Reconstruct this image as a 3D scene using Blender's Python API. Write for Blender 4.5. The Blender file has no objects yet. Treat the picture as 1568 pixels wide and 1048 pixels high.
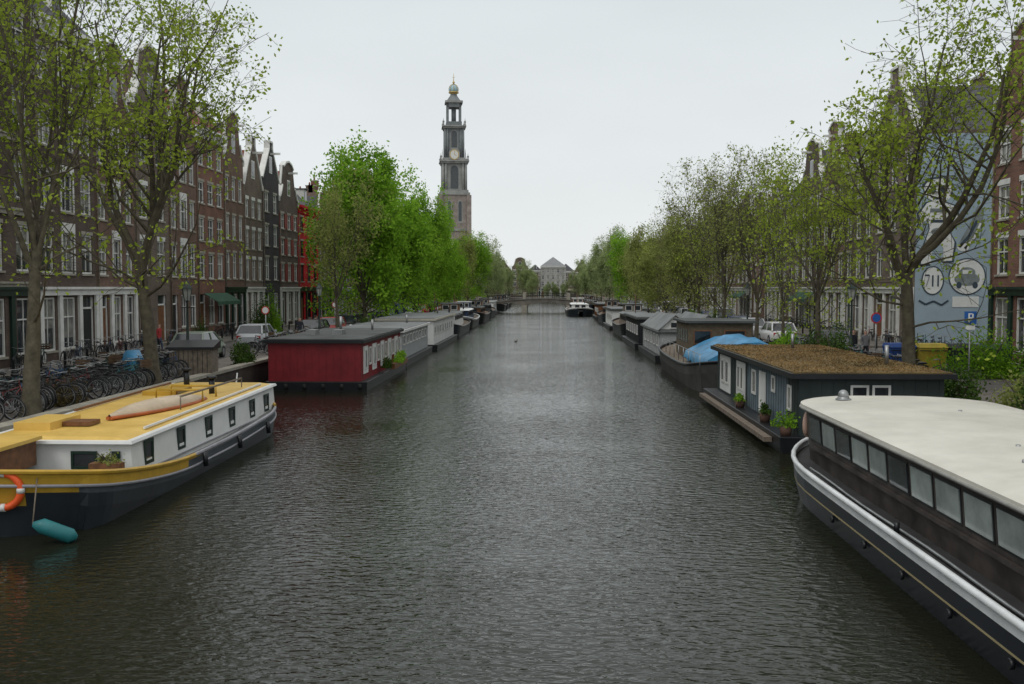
import bpy, math, random
import numpy as np
from mathutils import Vector, Matrix
R = random.Random(11)
scene = bpy.context.scene
COL = scene.collection

# ------------------------------------------------------------------ materials
_mc = {}
def M(name, col, rough=0.8, var=0.25, scale=2.0, bump=0.0, bscale=25.0, metallic=0.0, spec=0.4, col2=None):
    if name in _mc: return _mc[name]
    m = bpy.data.materials.new(name); m.use_nodes = True
    nt = m.node_tree; N = nt.nodes; L = nt.links
    p = N['Principled BSDF']
    tc = N.new('ShaderNodeTexCoord')
    nz = N.new('ShaderNodeTexNoise'); nz.inputs['Scale'].default_value = scale; nz.inputs['Detail'].default_value = 5
    nz.inputs['Roughness'].default_value = 0.65
    L.new(tc.outputs['Object'], nz.inputs['Vector'])
    cr = N.new('ShaderNodeValToRGB')
    a = tuple(c*(1-var) for c in col); b2 = col2 if col2 else tuple(min(1, c*(1+var)) for c in col)
    cr.color_ramp.elements[0].color = (*a, 1); cr.color_ramp.elements[1].color = (*b2, 1)
    cr.color_ramp.elements[0].position = 0.32; cr.color_ramp.elements[1].position = 0.68
    L.new(nz.outputs['Fac'], cr.inputs['Fac']); L.new(cr.outputs['Color'], p.inputs['Base Color'])
    p.inputs['Roughness'].default_value = rough; p.inputs['Metallic'].default_value = metallic
    p.inputs['Specular IOR Level'].default_value = spec
    if bump > 0:
        n2 = N.new('ShaderNodeTexNoise'); n2.inputs['Scale'].default_value = bscale; n2.inputs['Detail'].default_value = 3
        L.new(tc.outputs['Object'], n2.inputs['Vector'])
        bp = N.new('ShaderNodeBump'); bp.inputs['Strength'].default_value = bump; bp.inputs['Distance'].default_value = 0.02
        L.new(n2.outputs['Fac'], bp.inputs['Height']); L.new(bp.outputs['Normal'], p.inputs['Normal'])
    _mc[name] = m
    return m

def brick(name, c1, c2, mortar, scale=1.0):
    if name in _mc: return _mc[name]
    m = bpy.data.materials.new(name); m.use_nodes = True
    nt = m.node_tree; N = nt.nodes; L = nt.links; p = N['Principled BSDF']
    tc = N.new('ShaderNodeTexCoord'); sp = N.new('ShaderNodeSeparateXYZ'); L.new(tc.outputs['Object'], sp.inputs[0])
    ad = N.new('ShaderNodeMath'); ad.operation = 'ADD'; L.new(sp.outputs['X'], ad.inputs[0]); L.new(sp.outputs['Y'], ad.inputs[1])
    cb = N.new('ShaderNodeCombineXYZ'); L.new(ad.outputs[0], cb.inputs['X']); L.new(sp.outputs['Z'], cb.inputs['Y'])
    bt = N.new('ShaderNodeTexBrick'); L.new(cb.outputs[0], bt.inputs['Vector'])
    bt.inputs['Scale'].default_value = scale
    bt.inputs['Brick Width'].default_value = 0.23; bt.inputs['Row Height'].default_value = 0.075
    bt.inputs['Mortar Size'].default_value = 0.008
    bt.inputs['Color1'].default_value = (*c1, 1); bt.inputs['Color2'].default_value = (*c2, 1); bt.inputs['Mortar'].default_value = (*mortar, 1)
    nz = N.new('ShaderNodeTexNoise'); nz.inputs['Scale'].default_value = 0.5; nz.inputs['Detail'].default_value = 6; nz.inputs['Roughness'].default_value = 0.7
    L.new(tc.outputs['Object'], nz.inputs['Vector'])
    mr = N.new('ShaderNodeMapRange'); mr.inputs['From Min'].default_value = 0.3; mr.inputs['From Max'].default_value = 0.7
    mr.inputs['To Min'].default_value = 0.6; mr.inputs['To Max'].default_value = 1.3
    L.new(nz.outputs['Fac'], mr.inputs['Value'])
    mx = N.new('ShaderNodeVectorMath'); mx.operation = 'SCALE'
    L.new(bt.outputs['Color'], mx.inputs[0]); L.new(mr.outputs[0], mx.inputs['Scale'])
    L.new(mx.outputs[0], p.inputs['Base Color']); p.inputs['Roughness'].default_value = 0.9
    p.inputs['Specular IOR Level'].default_value = 0.25
    _mc[name] = m
    return m

def leafmat(name, cd, cl, trans=0.4, nscale=0.7):
    m = bpy.data.materials.new(name); m.use_nodes = True
    nt = m.node_tree; N = nt.nodes; L = nt.links
    for n in list(N): N.remove(n)
    out = N.new('ShaderNodeOutputMaterial'); tc = N.new('ShaderNodeTexCoord')
    nz = N.new('ShaderNodeTexNoise'); nz.inputs['Scale'].default_value = nscale; nz.inputs['Detail'].default_value = 3; nz.inputs['Roughness'].default_value = 0.85
    L.new(tc.outputs['Object'], nz.inputs['Vector'])
    cr = N.new('ShaderNodeValToRGB'); cr.color_ramp.elements[0].position = 0.35; cr.color_ramp.elements[1].position = 0.65
    cr.color_ramp.elements[0].color = (*cd, 1); cr.color_ramp.elements[1].color = (*cl, 1)
    L.new(nz.outputs['Fac'], cr.inputs['Fac'])
    d = N.new('ShaderNodeBsdfDiffuse'); t = N.new('ShaderNodeBsdfTranslucent'); mx = N.new('ShaderNodeMixShader')
    mx.inputs[0].default_value = trans
    L.new(cr.outputs[0], d.inputs[0]); L.new(cr.outputs[0], t.inputs[0])
    L.new(d.outputs[0], mx.inputs[1]); L.new(t.outputs[0], mx.inputs[2]); L.new(mx.outputs[0], out.inputs[0])
    return m

BR = [brick('brick_brown', (0.13,0.077,0.055), (0.175,0.105,0.072), (0.15,0.125,0.11)),
      brick('brick_darkbrown', (0.085,0.060,0.048), (0.115,0.08,0.062), (0.11,0.095,0.085)),
      brick('brick_redbrown', (0.17,0.075,0.052), (0.21,0.10,0.066), (0.17,0.14,0.12)),
      brick('brick_greybrown', (0.13,0.10,0.078), (0.17,0.13,0.10), (0.16,0.14,0.12)),
      brick('brick_charcoal', (0.04,0.038,0.04), (0.055,0.052,0.053), (0.065,0.065,0.065)),
      brick('brick_tan', (0.24,0.18,0.125), (0.29,0.215,0.15), (0.25,0.21,0.18))]
BR_red = brick('brick_painted_red', (0.46,0.016,0.02), (0.50,0.02,0.024), (0.40,0.014,0.018))
BR_quay = brick('quay_brick', (0.05,0.042,0.035), (0.07,0.055,0.045), (0.06,0.055,0.05))
BR_tower = brick('tower_brick', (0.25,0.21,0.185), (0.29,0.24,0.21), (0.26,0.24,0.22))  # brick greyed and lightened in place of distance haze
white = M('white_paint', (0.62,0.62,0.59), 0.5, 0.14, 1.5)
offwhite = M('cream_paint', (0.50,0.47,0.39), 0.6, 0.14, 1.5)
stone = M('sandstone', (0.30,0.28,0.23), 0.85, 0.25, 2, 0.3)
glass = M('window_glass', (0.025,0.03,0.034), 0.06, 0.6, 1.1, spec=0.7)
glass2 = M('window_glass_curtain', (0.20,0.20,0.18), 0.15, 0.5, 2.5, spec=0.6)
dgreen = M('dark_green_paint', (0.012,0.03,0.022), 0.35, 0.2)
black = M('black_paint', (0.012,0.013,0.015), 0.4, 0.3, 1.2)
slate = M('slate_roof', (0.06,0.06,0.065), 0.7, 0.3, 3, 0.4, 8)
tile = M('red_tile_roof', (0.19,0.07,0.045), 0.85, 0.4, 2.5, 0.6, 8)
browntile = M('brown_tile_roof', (0.085,0.055,0.042), 0.85, 0.35, 2.5, 0.6, 8)
wood = M('varnished_wood', (0.16,0.07,0.03), 0.45, 0.4, 5)
greywood = M('weathered_wood', (0.16,0.13,0.10), 0.85, 0.35, 6)
metal = M('galvanised_metal', (0.32,0.33,0.33), 0.4, 0.2, metallic=0.7)
rubber = M('rubber', (0.02,0.02,0.02), 0.8)
bark = M('tree_bark', (0.085,0.074,0.05), 0.95, 0.4, 4, 0.8, 12)
orange = M('orange_plastic', (0.75,0.10,0.02), 0.45, 0.1)

# ------------------------------------------------------------------ mesh builder
class MB:
    def __init__(s): s.v=[]; s.f=[]; s.mi=[]; s.mats=[]; s.sm=[]
    def m(s, mat):
        if mat not in s.mats: s.mats.append(mat)
        return s.mats.index(mat)
    def poly(s, pts, mat, sm=False):
        i=len(s.v); s.v += [tuple(p) for p in pts]; s.f.append(tuple(range(i,i+len(pts)))); s.mi.append(s.m(mat)); s.sm.append(sm)
    def box(s, x0,x1,y0,y1,z0,z1, mat):
        s.hexa([(x0,y0,z0),(x1,y0,z0),(x1,y1,z0),(x0,y1,z0),(x0,y0,z1),(x1,y0,z1),(x1,y1,z1),(x0,y1,z1)], mat)
    def hexa(s, p, mat):
        i=len(s.v); s.v += [tuple(q) for q in p]; k=s.m(mat)
        for f in ((0,3,2,1),(4,5,6,7),(0,1,5,4),(1,2,6,5),(2,3,7,6),(3,0,4,7)):
            s.f.append(tuple(i+j for j in f)); s.mi.append(k); s.sm.append(False)
    def beam(s, p0,p1,w,h,mat,up=(0,0,1)):
        p0=Vector(p0); p1=Vector(p1); d=(p1-p0).normalized(); u=Vector(up)
        if abs(d.dot(u))>0.95: u=Vector((0,1,0)) if abs(d.y)<0.9 else Vector((1,0,0))
        a=d.cross(u).normalized()*w/2; b=a.cross(d).normalized()*h/2
        s.hexa([p0-a-b,p0+a-b,p1+a-b,p1-a-b,p0-a+b,p0+a+b,p1+a+b,p1-a+b], mat)
    def tube(s, pts, rad, n, mat, sm=True, caps=True):
        pts=[Vector(p) for p in pts]
        if not hasattr(rad,'__len__'): rad=[rad]*len(pts)
        k=s.m(mat); base=len(s.v); prev=None
        for i,p in enumerate(pts):
            d=(pts[min(i+1,len(pts)-1)]-pts[max(i-1,0)])
            if d.length<1e-9: d=Vector((0,0,1))
            d.normalize()
            if prev is None:
                a=d.orthogonal().normalized()
            else:
                a=(prev-d*prev.dot(d)); a = a.normalized() if a.length>1e-6 else d.orthogonal().normalized()
            prev=a; b=d.cross(a)
            for j in range(n):
                t=2*math.pi*j/n; s.v.append(tuple(p+(a*math.cos(t)+b*math.sin(t))*rad[i]))
        for i in range(len(pts)-1):
            for j in range(n):
                q=(j+1)%n
                s.f.append((base+i*n+j, base+i*n+q, base+(i+1)*n+q, base+(i+1)*n+j)); s.mi.append(k); s.sm.append(sm)
        if caps:
            s.f.append(tuple(base+j for j in reversed(range(n)))); s.mi.append(k); s.sm.append(False)
            o=base+(len(pts)-1)*n
            s.f.append(tuple(o+j for j in range(n))); s.mi.append(k); s.sm.append(False)
    def cyl(s,p0,p1,r0,r1,n,mat): s.tube([p0,p1],[r0,r1],n,mat)
    def ring(s, c, Rr, r, axis, n, k, mat, a0=0, a1=2*math.pi):
        ax=Vector(axis).normalized(); u=ax.orthogonal().normalized(); w=ax.cross(u); c=Vector(c)
        full = abs(a1-a0-2*math.pi)<1e-6
        pts=[c+(u*math.cos(a0+(a1-a0)*i/n)+w*math.sin(a0+(a1-a0)*i/n))*Rr for i in range(n+1)]
        s.tube(pts, r, k, mat, caps=not full)
    def loft(s, rings, mats, sm=False, closed=True):
        n=len(rings[0]); base=len(s.v)
        for r in rings: s.v += [tuple(p) for p in r]
        for i in range(len(rings)-1):
            k=s.m(mats[i] if isinstance(mats,(list,tuple)) else mats)
            for j in range(n if closed else n-1):
                q=(j+1)%n
                s.f.append((base+i*n+j, base+i*n+q, base+(i+1)*n+q, base+(i+1)*n+j)); s.mi.append(k); s.sm.append(sm)
    def sphere(s, c, r, mat, sc=(1,1,1), n=12, k=8):
        rings=[]
        for i in range(k+1):
            ph=-math.pi/2+math.pi*i/k
            rings.append([(c[0]+r*sc[0]*math.cos(ph)*math.cos(2*math.pi*j/n), c[1]+r*sc[1]*math.cos(ph)*math.sin(2*math.pi*j/n), c[2]+r*sc[2]*math.sin(ph)) for j in range(n)])
        s.loft(rings, mat, True)
    def build(s, name, loc=(0,0,0), rot=0.0, parent=None, bevel=0):
        me=bpy.data.meshes.new(name); me.from_pydata(s.v,[],s.f)
        for mt in s.mats: me.materials.append(mt)
        me.polygons.foreach_set('material_index', s.mi); me.polygons.foreach_set('use_smooth', s.sm); me.update()
        o=bpy.data.objects.new(name, me); COL.objects.link(o); o.location=loc; o.rotation_euler=(0,0,rot)
        if parent: o.parent=parent
        if bevel>0:
            md=o.modifiers.new('bevel','BEVEL'); md.width=bevel; md.segments=2; md.limit_method='ANGLE'
        return o
def empty(name, loc=(0,0,0), rot=0.0):
    e=bpy.data.objects.new(name,None); COL.objects.link(e); e.location=loc; e.rotation_euler=(0,0,rot); e.empty_display_size=0.5
    return e
def inst(obj, name, loc, rot=0.0, sc=1.0):
    o=bpy.data.objects.new(name,obj.data); COL.objects.link(o); o.location=loc
    o.rotation_euler = rot if isinstance(rot,tuple) else (0,0,rot)
    o.scale = sc if isinstance(sc,tuple) else (sc,sc,sc)
    return o

QZ=1.2; QL=-14.3; QR=12.7; FL=-24.5; FR=23.0; YE=344

# ------------------------------------------------------------------ world + light + camera
w=bpy.data.worlds.new('World'); scene.world=w; w.use_nodes=True
N=w.node_tree.nodes; L=w.node_tree.links
bg=N['Background']; bg.inputs['Strength'].default_value=0.1
sky=N.new('ShaderNodeTexSky'); sky.sky_type='NISHITA'; sky.sun_disc=False
SE=math.radians(52); SR=math.radians(215)
sky.sun_elevation=SE; sky.sun_rotation=SR
hs=N.new('ShaderNodeHueSaturation'); hs.inputs['Saturation'].default_value=0.5; L.new(sky.outputs[0],hs.inputs['Color'])
tc=N.new('ShaderNodeTexCoord'); mp=N.new('ShaderNodeMapping'); mp.inputs['Scale'].default_value=(1,1,2.5); L.new(tc.outputs['Generated'],mp.inputs[0])
cn=N.new('ShaderNodeTexNoise'); cn.inputs['Scale'].default_value=2.2; cn.inputs['Detail'].default_value=5; L.new(mp.outputs[0],cn.inputs['Vector'])
cm=N.new('ShaderNodeMapRange'); cm.inputs['From Min'].default_value=0.3; cm.inputs['From Max'].default_value=0.7; cm.inputs['To Min'].default_value=0.94; cm.inputs['To Max'].default_value=1.06; L.new(cn.outputs['Fac'],cm.inputs[0])
sx_=N.new('ShaderNodeSeparateXYZ'); L.new(tc.outputs['Generated'],sx_.inputs[0])
cr=N.new('ShaderNodeValToRGB'); E_=cr.color_ramp.elements
E_[0].position=0.0; E_[0].color=(0.735,0.76,0.765,1); E_[1].position=1.0; E_[1].color=(1.0,1.0,1.0,1)
q_=E_.new(0.3); q_.color=(0.60,0.645,0.66,1); L.new(sx_.outputs['Z'],cr.inputs[0])
sc_=N.new('ShaderNodeVectorMath'); sc_.operation='SCALE'; L.new(cr.outputs[0],sc_.inputs[0])
m12=N.new('ShaderNodeMath'); m12.operation='MULTIPLY'; m12.inputs[1].default_value=12.0; L.new(cm.outputs[0],m12.inputs[0]); L.new(m12.outputs[0],sc_.inputs['Scale'])
mx=N.new('ShaderNodeMix'); mx.data_type='RGBA'; mx.inputs[0].default_value=0.92
L.new(hs.outputs[0],mx.inputs[6]); L.new(sc_.outputs[0],mx.inputs[7]); L.new(mx.outputs[2],bg.inputs['Color'])
sl=bpy.data.lights.new('sun','SUN'); sl.energy=0.8; sl.angle=math.radians(20); sl.color=(1,0.97,0.92)
so=bpy.data.objects.new('sun',sl); COL.objects.link(so)
sd=Vector((math.sin(SR)*math.cos(SE), math.cos(SR)*math.cos(SE), math.sin(SE)))
so.rotation_euler=(-sd).to_track_quat('-Z','Y').to_euler()
cam=bpy.data.cameras.new('camera'); cam.lens=35; cam.sensor_width=36; cam.clip_end=6000; cam.clip_start=0.1
co=bpy.data.objects.new('camera',cam); COL.objects.link(co); co.location=(0,0,5)
co.rotation_euler=(math.radians(90-3.15),0,math.radians(1.92)); scene.camera=co
scene.view_settings.view_transform='Standard'; scene.view_settings.look='None'; scene.view_settings.exposure=0

# ------------------------------------------------------------------ ground, water, roads
grd=M('ground_paving',(0.14,0.125,0.11),0.9,0.3,0.8)
b=MB()
prof=[(-3000,QZ),(QL,QZ),(QL,-2.0),(QR,-2.0),(QR,QZ),(3000,QZ)]
for i in range(5):
    (xa,za),(xb,zb)=prof[i],prof[i+1]
    b.poly([(xa,-60,za),(xb,-60,zb),(xb,YE,zb),(xa,YE,za)], BR_quay if i in(1,3) else grd)
b.poly([(QL,YE,-2),(QR,YE,-2),(QR,YE,QZ),(QL,YE,QZ)],BR_quay)
b.poly([(-3000,YE,QZ),(3000,YE,QZ),(3000,4000,QZ),(-3000,4000,QZ)],grd)
b.build('ground')
for X0,X1 in ((QL-0.45,QL+0.06),(QR-0.06,QR+0.3)):
    b=MB(); y=-40.0
    while y<196: b.box(X0,X1,y,y+1.485,QZ+0.002,QZ+0.13,stone); y+=1.5
    y=206
    while y<340: b.box(X0,X1,y,y+2.98,QZ+0.002,QZ+0.13,stone); y+=3
    b.build('quay_kerb')
road=M('road_paving',(0.10,0.09,0.083),0.85,0.25,1.2,0.4,30)
for n,X0,X1 in (('road',-21.6,-17.2),('road',16.2,20.2)):
    b=MB(); b.poly([(X0,-40,QZ+0.004),(X1,-40,QZ+0.004),(X1,340,QZ+0.004),(X0,340,QZ+0.004)],road); b.build(n)
b=MB(); b.box(FL-0.5,-21.6,-40,340,QZ+0.002,QZ+0.14,grd); b.build('pavement')
b=MB(); b.box(20.2,FR+0.5,-40,52.4,QZ+0.002,QZ+0.14,grd); b.box(20.2,FR+0.5,63,340,QZ+0.002,QZ+0.14,grd); b.build('pavement')

wm=bpy.data.materials.new('canal_water'); wm.use_nodes=True; N=wm.node_tree.nodes; L=wm.node_tree.links; p=N['Principled BSDF']
p.inputs['Base Color'].default_value=(0.013,0.014,0.008,1); p.inputs['Roughness'].default_value=0.05; p.inputs['IOR'].default_value=1.33
tc=N.new('ShaderNodeTexCoord'); mp=N.new('ShaderNodeMapping'); mp.inputs['Scale'].default_value=(1.0,1.9,1); mp.inputs['Rotation'].default_value=(0,0,0.25)
L.new(tc.outputs['Object'],mp.inputs[0])
n1=N.new('ShaderNodeTexNoise'); n1.inputs['Scale'].default_value=3.6; n1.inputs['Detail'].default_value=2.2; n1.inputs['Roughness'].default_value=0.5; n1.inputs['Distortion'].default_value=0.3
n2=N.new('ShaderNodeTexNoise'); n2.inputs['Scale'].default_value=0.13; n2.inputs['Detail'].default_value=4; n2.inputs['Distortion'].default_value=0.6
L.new(mp.outputs[0],n1.inputs['Vector']); L.new(tc.outputs['Object'],n2.inputs['Vector'])
mr=N.new('ShaderNodeMapRange'); mr.inputs['From Min'].default_value=0.35; mr.inputs['From Max'].default_value=0.65; mr.inputs['To Min'].default_value=0.45; mr.inputs['To Max'].default_value=1.0
L.new(n2.outputs['Fac'],mr.inputs[0])
# small wind ripples run down the open middle of the canal, calmer beside the moored boats
sxp=N.new('ShaderNodeSeparateXYZ'); L.new(tc.outputs['Object'],sxp.inputs[0])
ab=N.new('ShaderNodeMath'); ab.operation='ABSOLUTE'; L.new(sxp.outputs['X'],ab.inputs[0])
m2=N.new('ShaderNodeMapRange'); m2.inputs['From Min'].default_value=3.5; m2.inputs['From Max'].default_value=9.5; m2.inputs['To Min'].default_value=1.0; m2.inputs['To Max'].default_value=0.5; L.new(ab.outputs[0],m2.inputs[0])
mm=N.new('ShaderNodeMath'); mm.operation='MULTIPLY'; L.new(mr.outputs[0],mm.inputs[0]); L.new(m2.outputs[0],mm.inputs[1])
bp=N.new('ShaderNodeBump'); bp.inputs['Distance'].default_value=0.055; L.new(mm.outputs[0],bp.inputs['Strength']); L.new(n1.outputs['Fac'],bp.inputs['Height'])
L.new(bp.outputs[0],p.inputs['Normal'])
b=MB(); b.poly([(QL,-60,0),(QR,-60,0),(QR,YE,0),(QL,YE,0)],wm); b.build('water')

# ------------------------------------------------------------------ trees
def leafquads(P, s, rng):
    n=len(P); a=rng.normal(size=(n,3)); a/=np.linalg.norm(a,axis=1)[:,None]
    c=rng.normal(size=(n,3)); c-= (c*a).sum(1)[:,None]*a; c/=np.linalg.norm(c,axis=1)[:,None]
    sz=s*rng.uniform(0.55,1.25,size=(n,1))
    V=np.stack([P-a*sz*0.5, P+c*sz*0.33, P+a*sz*0.5, P-c*sz*0.33],axis=1)
    return V.reshape(-1,3)
def quadmesh(name, V, F, MI, mats):
    me=bpy.data.meshes.new(name); me.vertices.add(len(V)); me.vertices.foreach_set('co',V.astype(np.float32).ravel())
    nf=len(F); me.loops.add(nf*4); me.loops.foreach_set('vertex_index',F.astype(np.int32).ravel())
    me.polygons.add(nf); me.polygons.foreach_set('loop_start',(np.arange(nf)*4).astype(np.int32))
    for m_ in mats: me.materials.append(m_)
    me.polygons.foreach_set('material_index',MI.astype(np.int32)); me.update(calc_edges=True)
    return me
def make_tree(seed,H,Rc,th,r0,nl,ang,nleaf,leaf_s,sig,leaf,kids=(11,7,4),lean=(0,0),up=0.10,lowlimbs=0,clump=1.3):
    rg=random.Random(seed); rng=np.random.default_rng(seed)
    tb=MB(); tips=[]
    def rv(): return Vector((rg.gauss(0,1),rg.gauss(0,1),rg.gauss(0,1)))
    def branch(p,d,Ln,r,lvl):
        ns=(6,7,5,3,2)[lvl]; wob=(0.05,0.12,0.18,0.22,0.2)[lvl]
        pts=[p.copy()]; ds=[d.copy()]; rad=[r]
        for i in range(ns):
            d=(d+rv()*wob+Vector((0,0,1))*(up if lvl<3 else -0.02)).normalized()
            p=p+d*Ln/ns; pts.append(p.copy()); ds.append(d.copy()); rad.append(max(0.008, r*(1-0.78*(i+1)/ns)))
        tb.tube(pts,rad,(8,6,4,3,3)[lvl],bark,caps=False)
        if lvl<=3 and lvl>=1 and lvl-1<len(kids):
            n=kids[lvl-1]
            for k in range(n):
                t=0.22+0.78*(k+rg.random())/n; t=min(t,0.999); i=int(t*ns); f=t*ns-i
                q=pts[i].lerp(pts[i+1],f); dd=ds[i+1]
                ax=dd.cross(rv()).normalized(); an=math.radians(rg.uniform(28,68))
                nd=(Matrix.Rotation(an,3,ax)@dd)
                branch(q,nd,Ln*(0.50 if lvl==1 else 0.54)*(1.15-0.55*t)*rg.uniform(0.6,1.35),max(0.010,rad[i]*0.5),lvl+1)
        if lvl>=len(kids):
            for k in range(len(pts)-1): tips.append((pts[k+1],1.0 if k==len(pts)-2 else 0.7))
    p=Vector((0,0,-0.1)); d=Vector((lean[0],lean[1],1)).normalized(); pts=[p.copy()]; rad=[r0*1.35]
    for i in range(6):
        d=(d+rv()*0.035).normalized(); p=p+d*th/6; pts.append(p.copy()); rad.append(r0*(1-0.05*(i+1)))
    tb.tube(pts,rad,10,bark,caps=False)
    a0=rg.random()*6.28
    for k in range(nl):
        az=a0+2*math.pi*k/nl+rg.uniform(-0.4,0.4); an=math.radians(ang*rg.uniform(0.3,1.25))
        nd=Vector((math.sin(an)*math.cos(az),math.sin(an)*math.sin(az),math.cos(an)))
        st=pts[-1] if k%2==0 else pts[-2].lerp(pts[-1],rg.random())
        branch(st,nd,(H-th)*rg.uniform(0.55,0.92),r0*rg.uniform(0.42,0.62),1)
    for k in range(lowlimbs):
        az=rg.random()*6.28; nd=Vector((math.cos(az),math.sin(az),0.35)).normalized()
        branch(pts[3].lerp(pts[-1],rg.random()),nd,(H-th)*0.40,r0*0.22,2)
    P=np.array([tuple(t[0]) for t in tips]); wgt=np.array([t[1] for t in tips])
    TV=np.array(tb.v); TF=np.array(tb.f)
    rad_=np.percentile(np.hypot(P[:,0],P[:,1]),97); top=P[:,2].max()
    sxy=Rc/rad_
    def warp(A):
        A=A.copy(); t=np.clip(A[:,2]/th,0,1); s_=1+(sxy-1)*t; A[:,0]*=s_; A[:,1]*=s_; A[:,2]=np.where(A[:,2]<th,A[:,2],th+(A[:,2]-th)*((H-th)/(top-th))); return A
    P=warp(P); TV=warp(TV)
    cl=rng.random(len(P))**clump
    lam=wgt*cl; lam=lam/lam.sum()*nleaf
    cnt=rng.poisson(lam)
    PP=np.repeat(P,cnt,axis=0)+rng.normal(scale=sig,size=(cnt.sum(),3))
    LV=leafquads(PP,leaf_s,rng)
    nl_=len(LV)//4; LF=np.arange(nl_*4).reshape(-1,4)+len(TV)
    V=np.vstack([TV,LV]); F=np.vstack([TF,LF]); MI=np.concatenate([np.zeros(len(TF)),np.ones(nl_)])
    return quadmesh('tree_mesh',V,F,MI,[bark,leaf])
def put(me,name,X,Y,rot=0,sc=1.0,z=QZ,tilt=(0,0)):
    o=bpy.data.objects.new(name,me); COL.objects.link(o); o.location=(X,Y,z); o.rotation_euler=(tilt[0],tilt[1],rot)
    o.scale=sc if isinstance(sc,tuple) else (sc,sc,sc); return o
lf_yg=leafmat('leaves_yellowgreen',(0.17,0.24,0.03),(0.40,0.50,0.07),0.45)
lf_gr=leafmat('leaves_bright_green',(0.11,0.24,0.02),(0.30,0.52,0.05),0.45,0.5)
lf_ol=leafmat('leaves_olive',(0.18,0.21,0.06),(0.36,0.40,0.12),0.45)
lf_haze=leafmat('leaves_hazed',(0.22,0.28,0.12),(0.38,0.45,0.20),0.45,0.5)  # paler leaf colour stands in for haze on the far trees
lf_dk=leafmat('leaves_dark',(0.025,0.055,0.012),(0.09,0.15,0.035),0.3,1.5)
tA=make_tree(3,18.6,6.9,4.8,0.30,6,28,8500,0.17,0.20,lf_yg,lowlimbs=5,kids=(10,6,3),clump=2.4)
tB=make_tree(8,17.0,4.2,5.0,0.27,6,24,5500,0.16,0.20,lf_yg,lowlimbs=3,kids=(10,6,3),clump=2.4)
tC=make_tree(21,15.2,5.4,4.6,0.26,6,38,8500,0.17,0.20,lf_yg,lowlimbs=6,kids=(10,6,4),clump=2.4)
tD=make_tree(5,14.0,3.1,3.6,0.20,6,28,6000,0.20,0.24,lf_ol,kids=(10,6,3),lowlimbs=6,clump=2)
tE=make_tree(13,16.5,4.3,2.8,0.26,8,38,28000,0.30,0.32,lf_gr,kids=(10,7,3),lowlimbs=12,clump=1.0)
tF=make_tree(17,16.0,4.1,2.8,0.26,8,36,25000,0.31,0.34,lf_gr,kids=(10,7,3),lowlimbs=12,clump=1.0)
tG=make_tree(29,15.0,3.6,3.4,0.20,7,30,3800,0.20,0.25,lf_ol,kids=(11,7,4),lowlimbs=6,clump=2)
tI=make_tree(41,13.0,3.2,3.0,0.17,5,36,3000,0.20,0.25,lf_yg,kids=(9,6,3),lowlimbs=5,clump=2,lean=(0.05,0.03))
tH=make_tree(31,14.0,3.9,2.6,0.20,7,36,12000,0.26,0.32,lf_ol,kids=(10,7,3),lowlimbs=10,clump=1.4)
def hazed(me): 
    m2=me.copy(); m2.materials[1]=lf_haze; return m2  # tree copy with haze put into its leaf colour
pH,pF=hazed(tH),hazed(tF)
def T_(): return (R.uniform(-.035,.035),R.uniform(-.035,.035))
put(tB,'elm_tree',-15.2,28.8,0.4); put(tA,'elm_tree',-15.2,38.0,2.4)
put(tD,'elm_tree',-15.3,73,0.3,0.92,tilt=(0,0.03))
put(tE,'linden_tree',-15.6,86,0.5,1.03); put(tF,'linden_tree',-15.7,98,1.9,1.03)
for i,(y,h) in enumerate(((111,17),(123,16.4),(137,15.2),(151,14.4),(167,14),(184,14.5),(212,15.5),(232,16.5),(256,17),(282,16),(310,14),(332,13))):
    me_,h0=((tE,16.5),(tF,16.0),(tH,14.0))[i%3 if i>2 else 1-i%2]
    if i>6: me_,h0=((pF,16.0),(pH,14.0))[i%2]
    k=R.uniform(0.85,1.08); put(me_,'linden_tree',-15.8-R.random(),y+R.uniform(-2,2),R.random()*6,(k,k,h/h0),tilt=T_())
put(tC,'elm_tree',13.25,36.5,0.9,1.0,tilt=(0,-0.02)); put(tC,'elm_tree',14.4,21.8,3.4,(0.85,0.85,0.95))
put(tC,'elm_tree',14.0,51.5,2.6,(0.6,0.6,0.80)) 
put(tI,'elm_tree',14.0,59,1.2,0.95,tilt=T_()); put(tG,'elm_tree',14.3,68,2.2,(0.9,0.9,0.90),tilt=T_()); put(tG,'elm_tree',14.0,79,4.2,1.0,tilt=T_()); put(tI,'elm_tree',14.3,85,0.2,0.9,tilt=T_())
put(tG,'elm_tree',14.1,92,0.2,1.08,tilt=T_()); put(tH,'elm_tree',14.2,99,1.2,0.80); put(tG,'elm_tree',14.2,110,5.2,0.92,tilt=T_()); put(tH,'elm_tree',14.4,119,3.2,0.88); put(tI,'elm_tree',14.4,126,3.2,0.9,tilt=T_()); put(tH,'elm_tree',14.4,140,1.2,0.90)
for i,(y,h) in enumerate(((154,12.5),(168,13.5),(184,14.5),(215,17),(233,17.5),(255,17),(280,16),(305,14),(330,13))):
    me_,h0=((tH,14.0),(tD,14.0),(tF,16.0))[i%3]
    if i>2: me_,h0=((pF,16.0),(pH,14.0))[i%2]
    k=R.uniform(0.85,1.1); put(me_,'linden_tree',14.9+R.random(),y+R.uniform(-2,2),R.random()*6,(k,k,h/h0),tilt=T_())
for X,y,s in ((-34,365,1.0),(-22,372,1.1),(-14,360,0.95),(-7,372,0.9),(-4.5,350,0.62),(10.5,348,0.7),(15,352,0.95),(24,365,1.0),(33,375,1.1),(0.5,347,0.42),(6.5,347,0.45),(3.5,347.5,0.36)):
    put((pH,pF)[int(X)%2],'distant_tree',X,y,R.random()*6,s)

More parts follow.
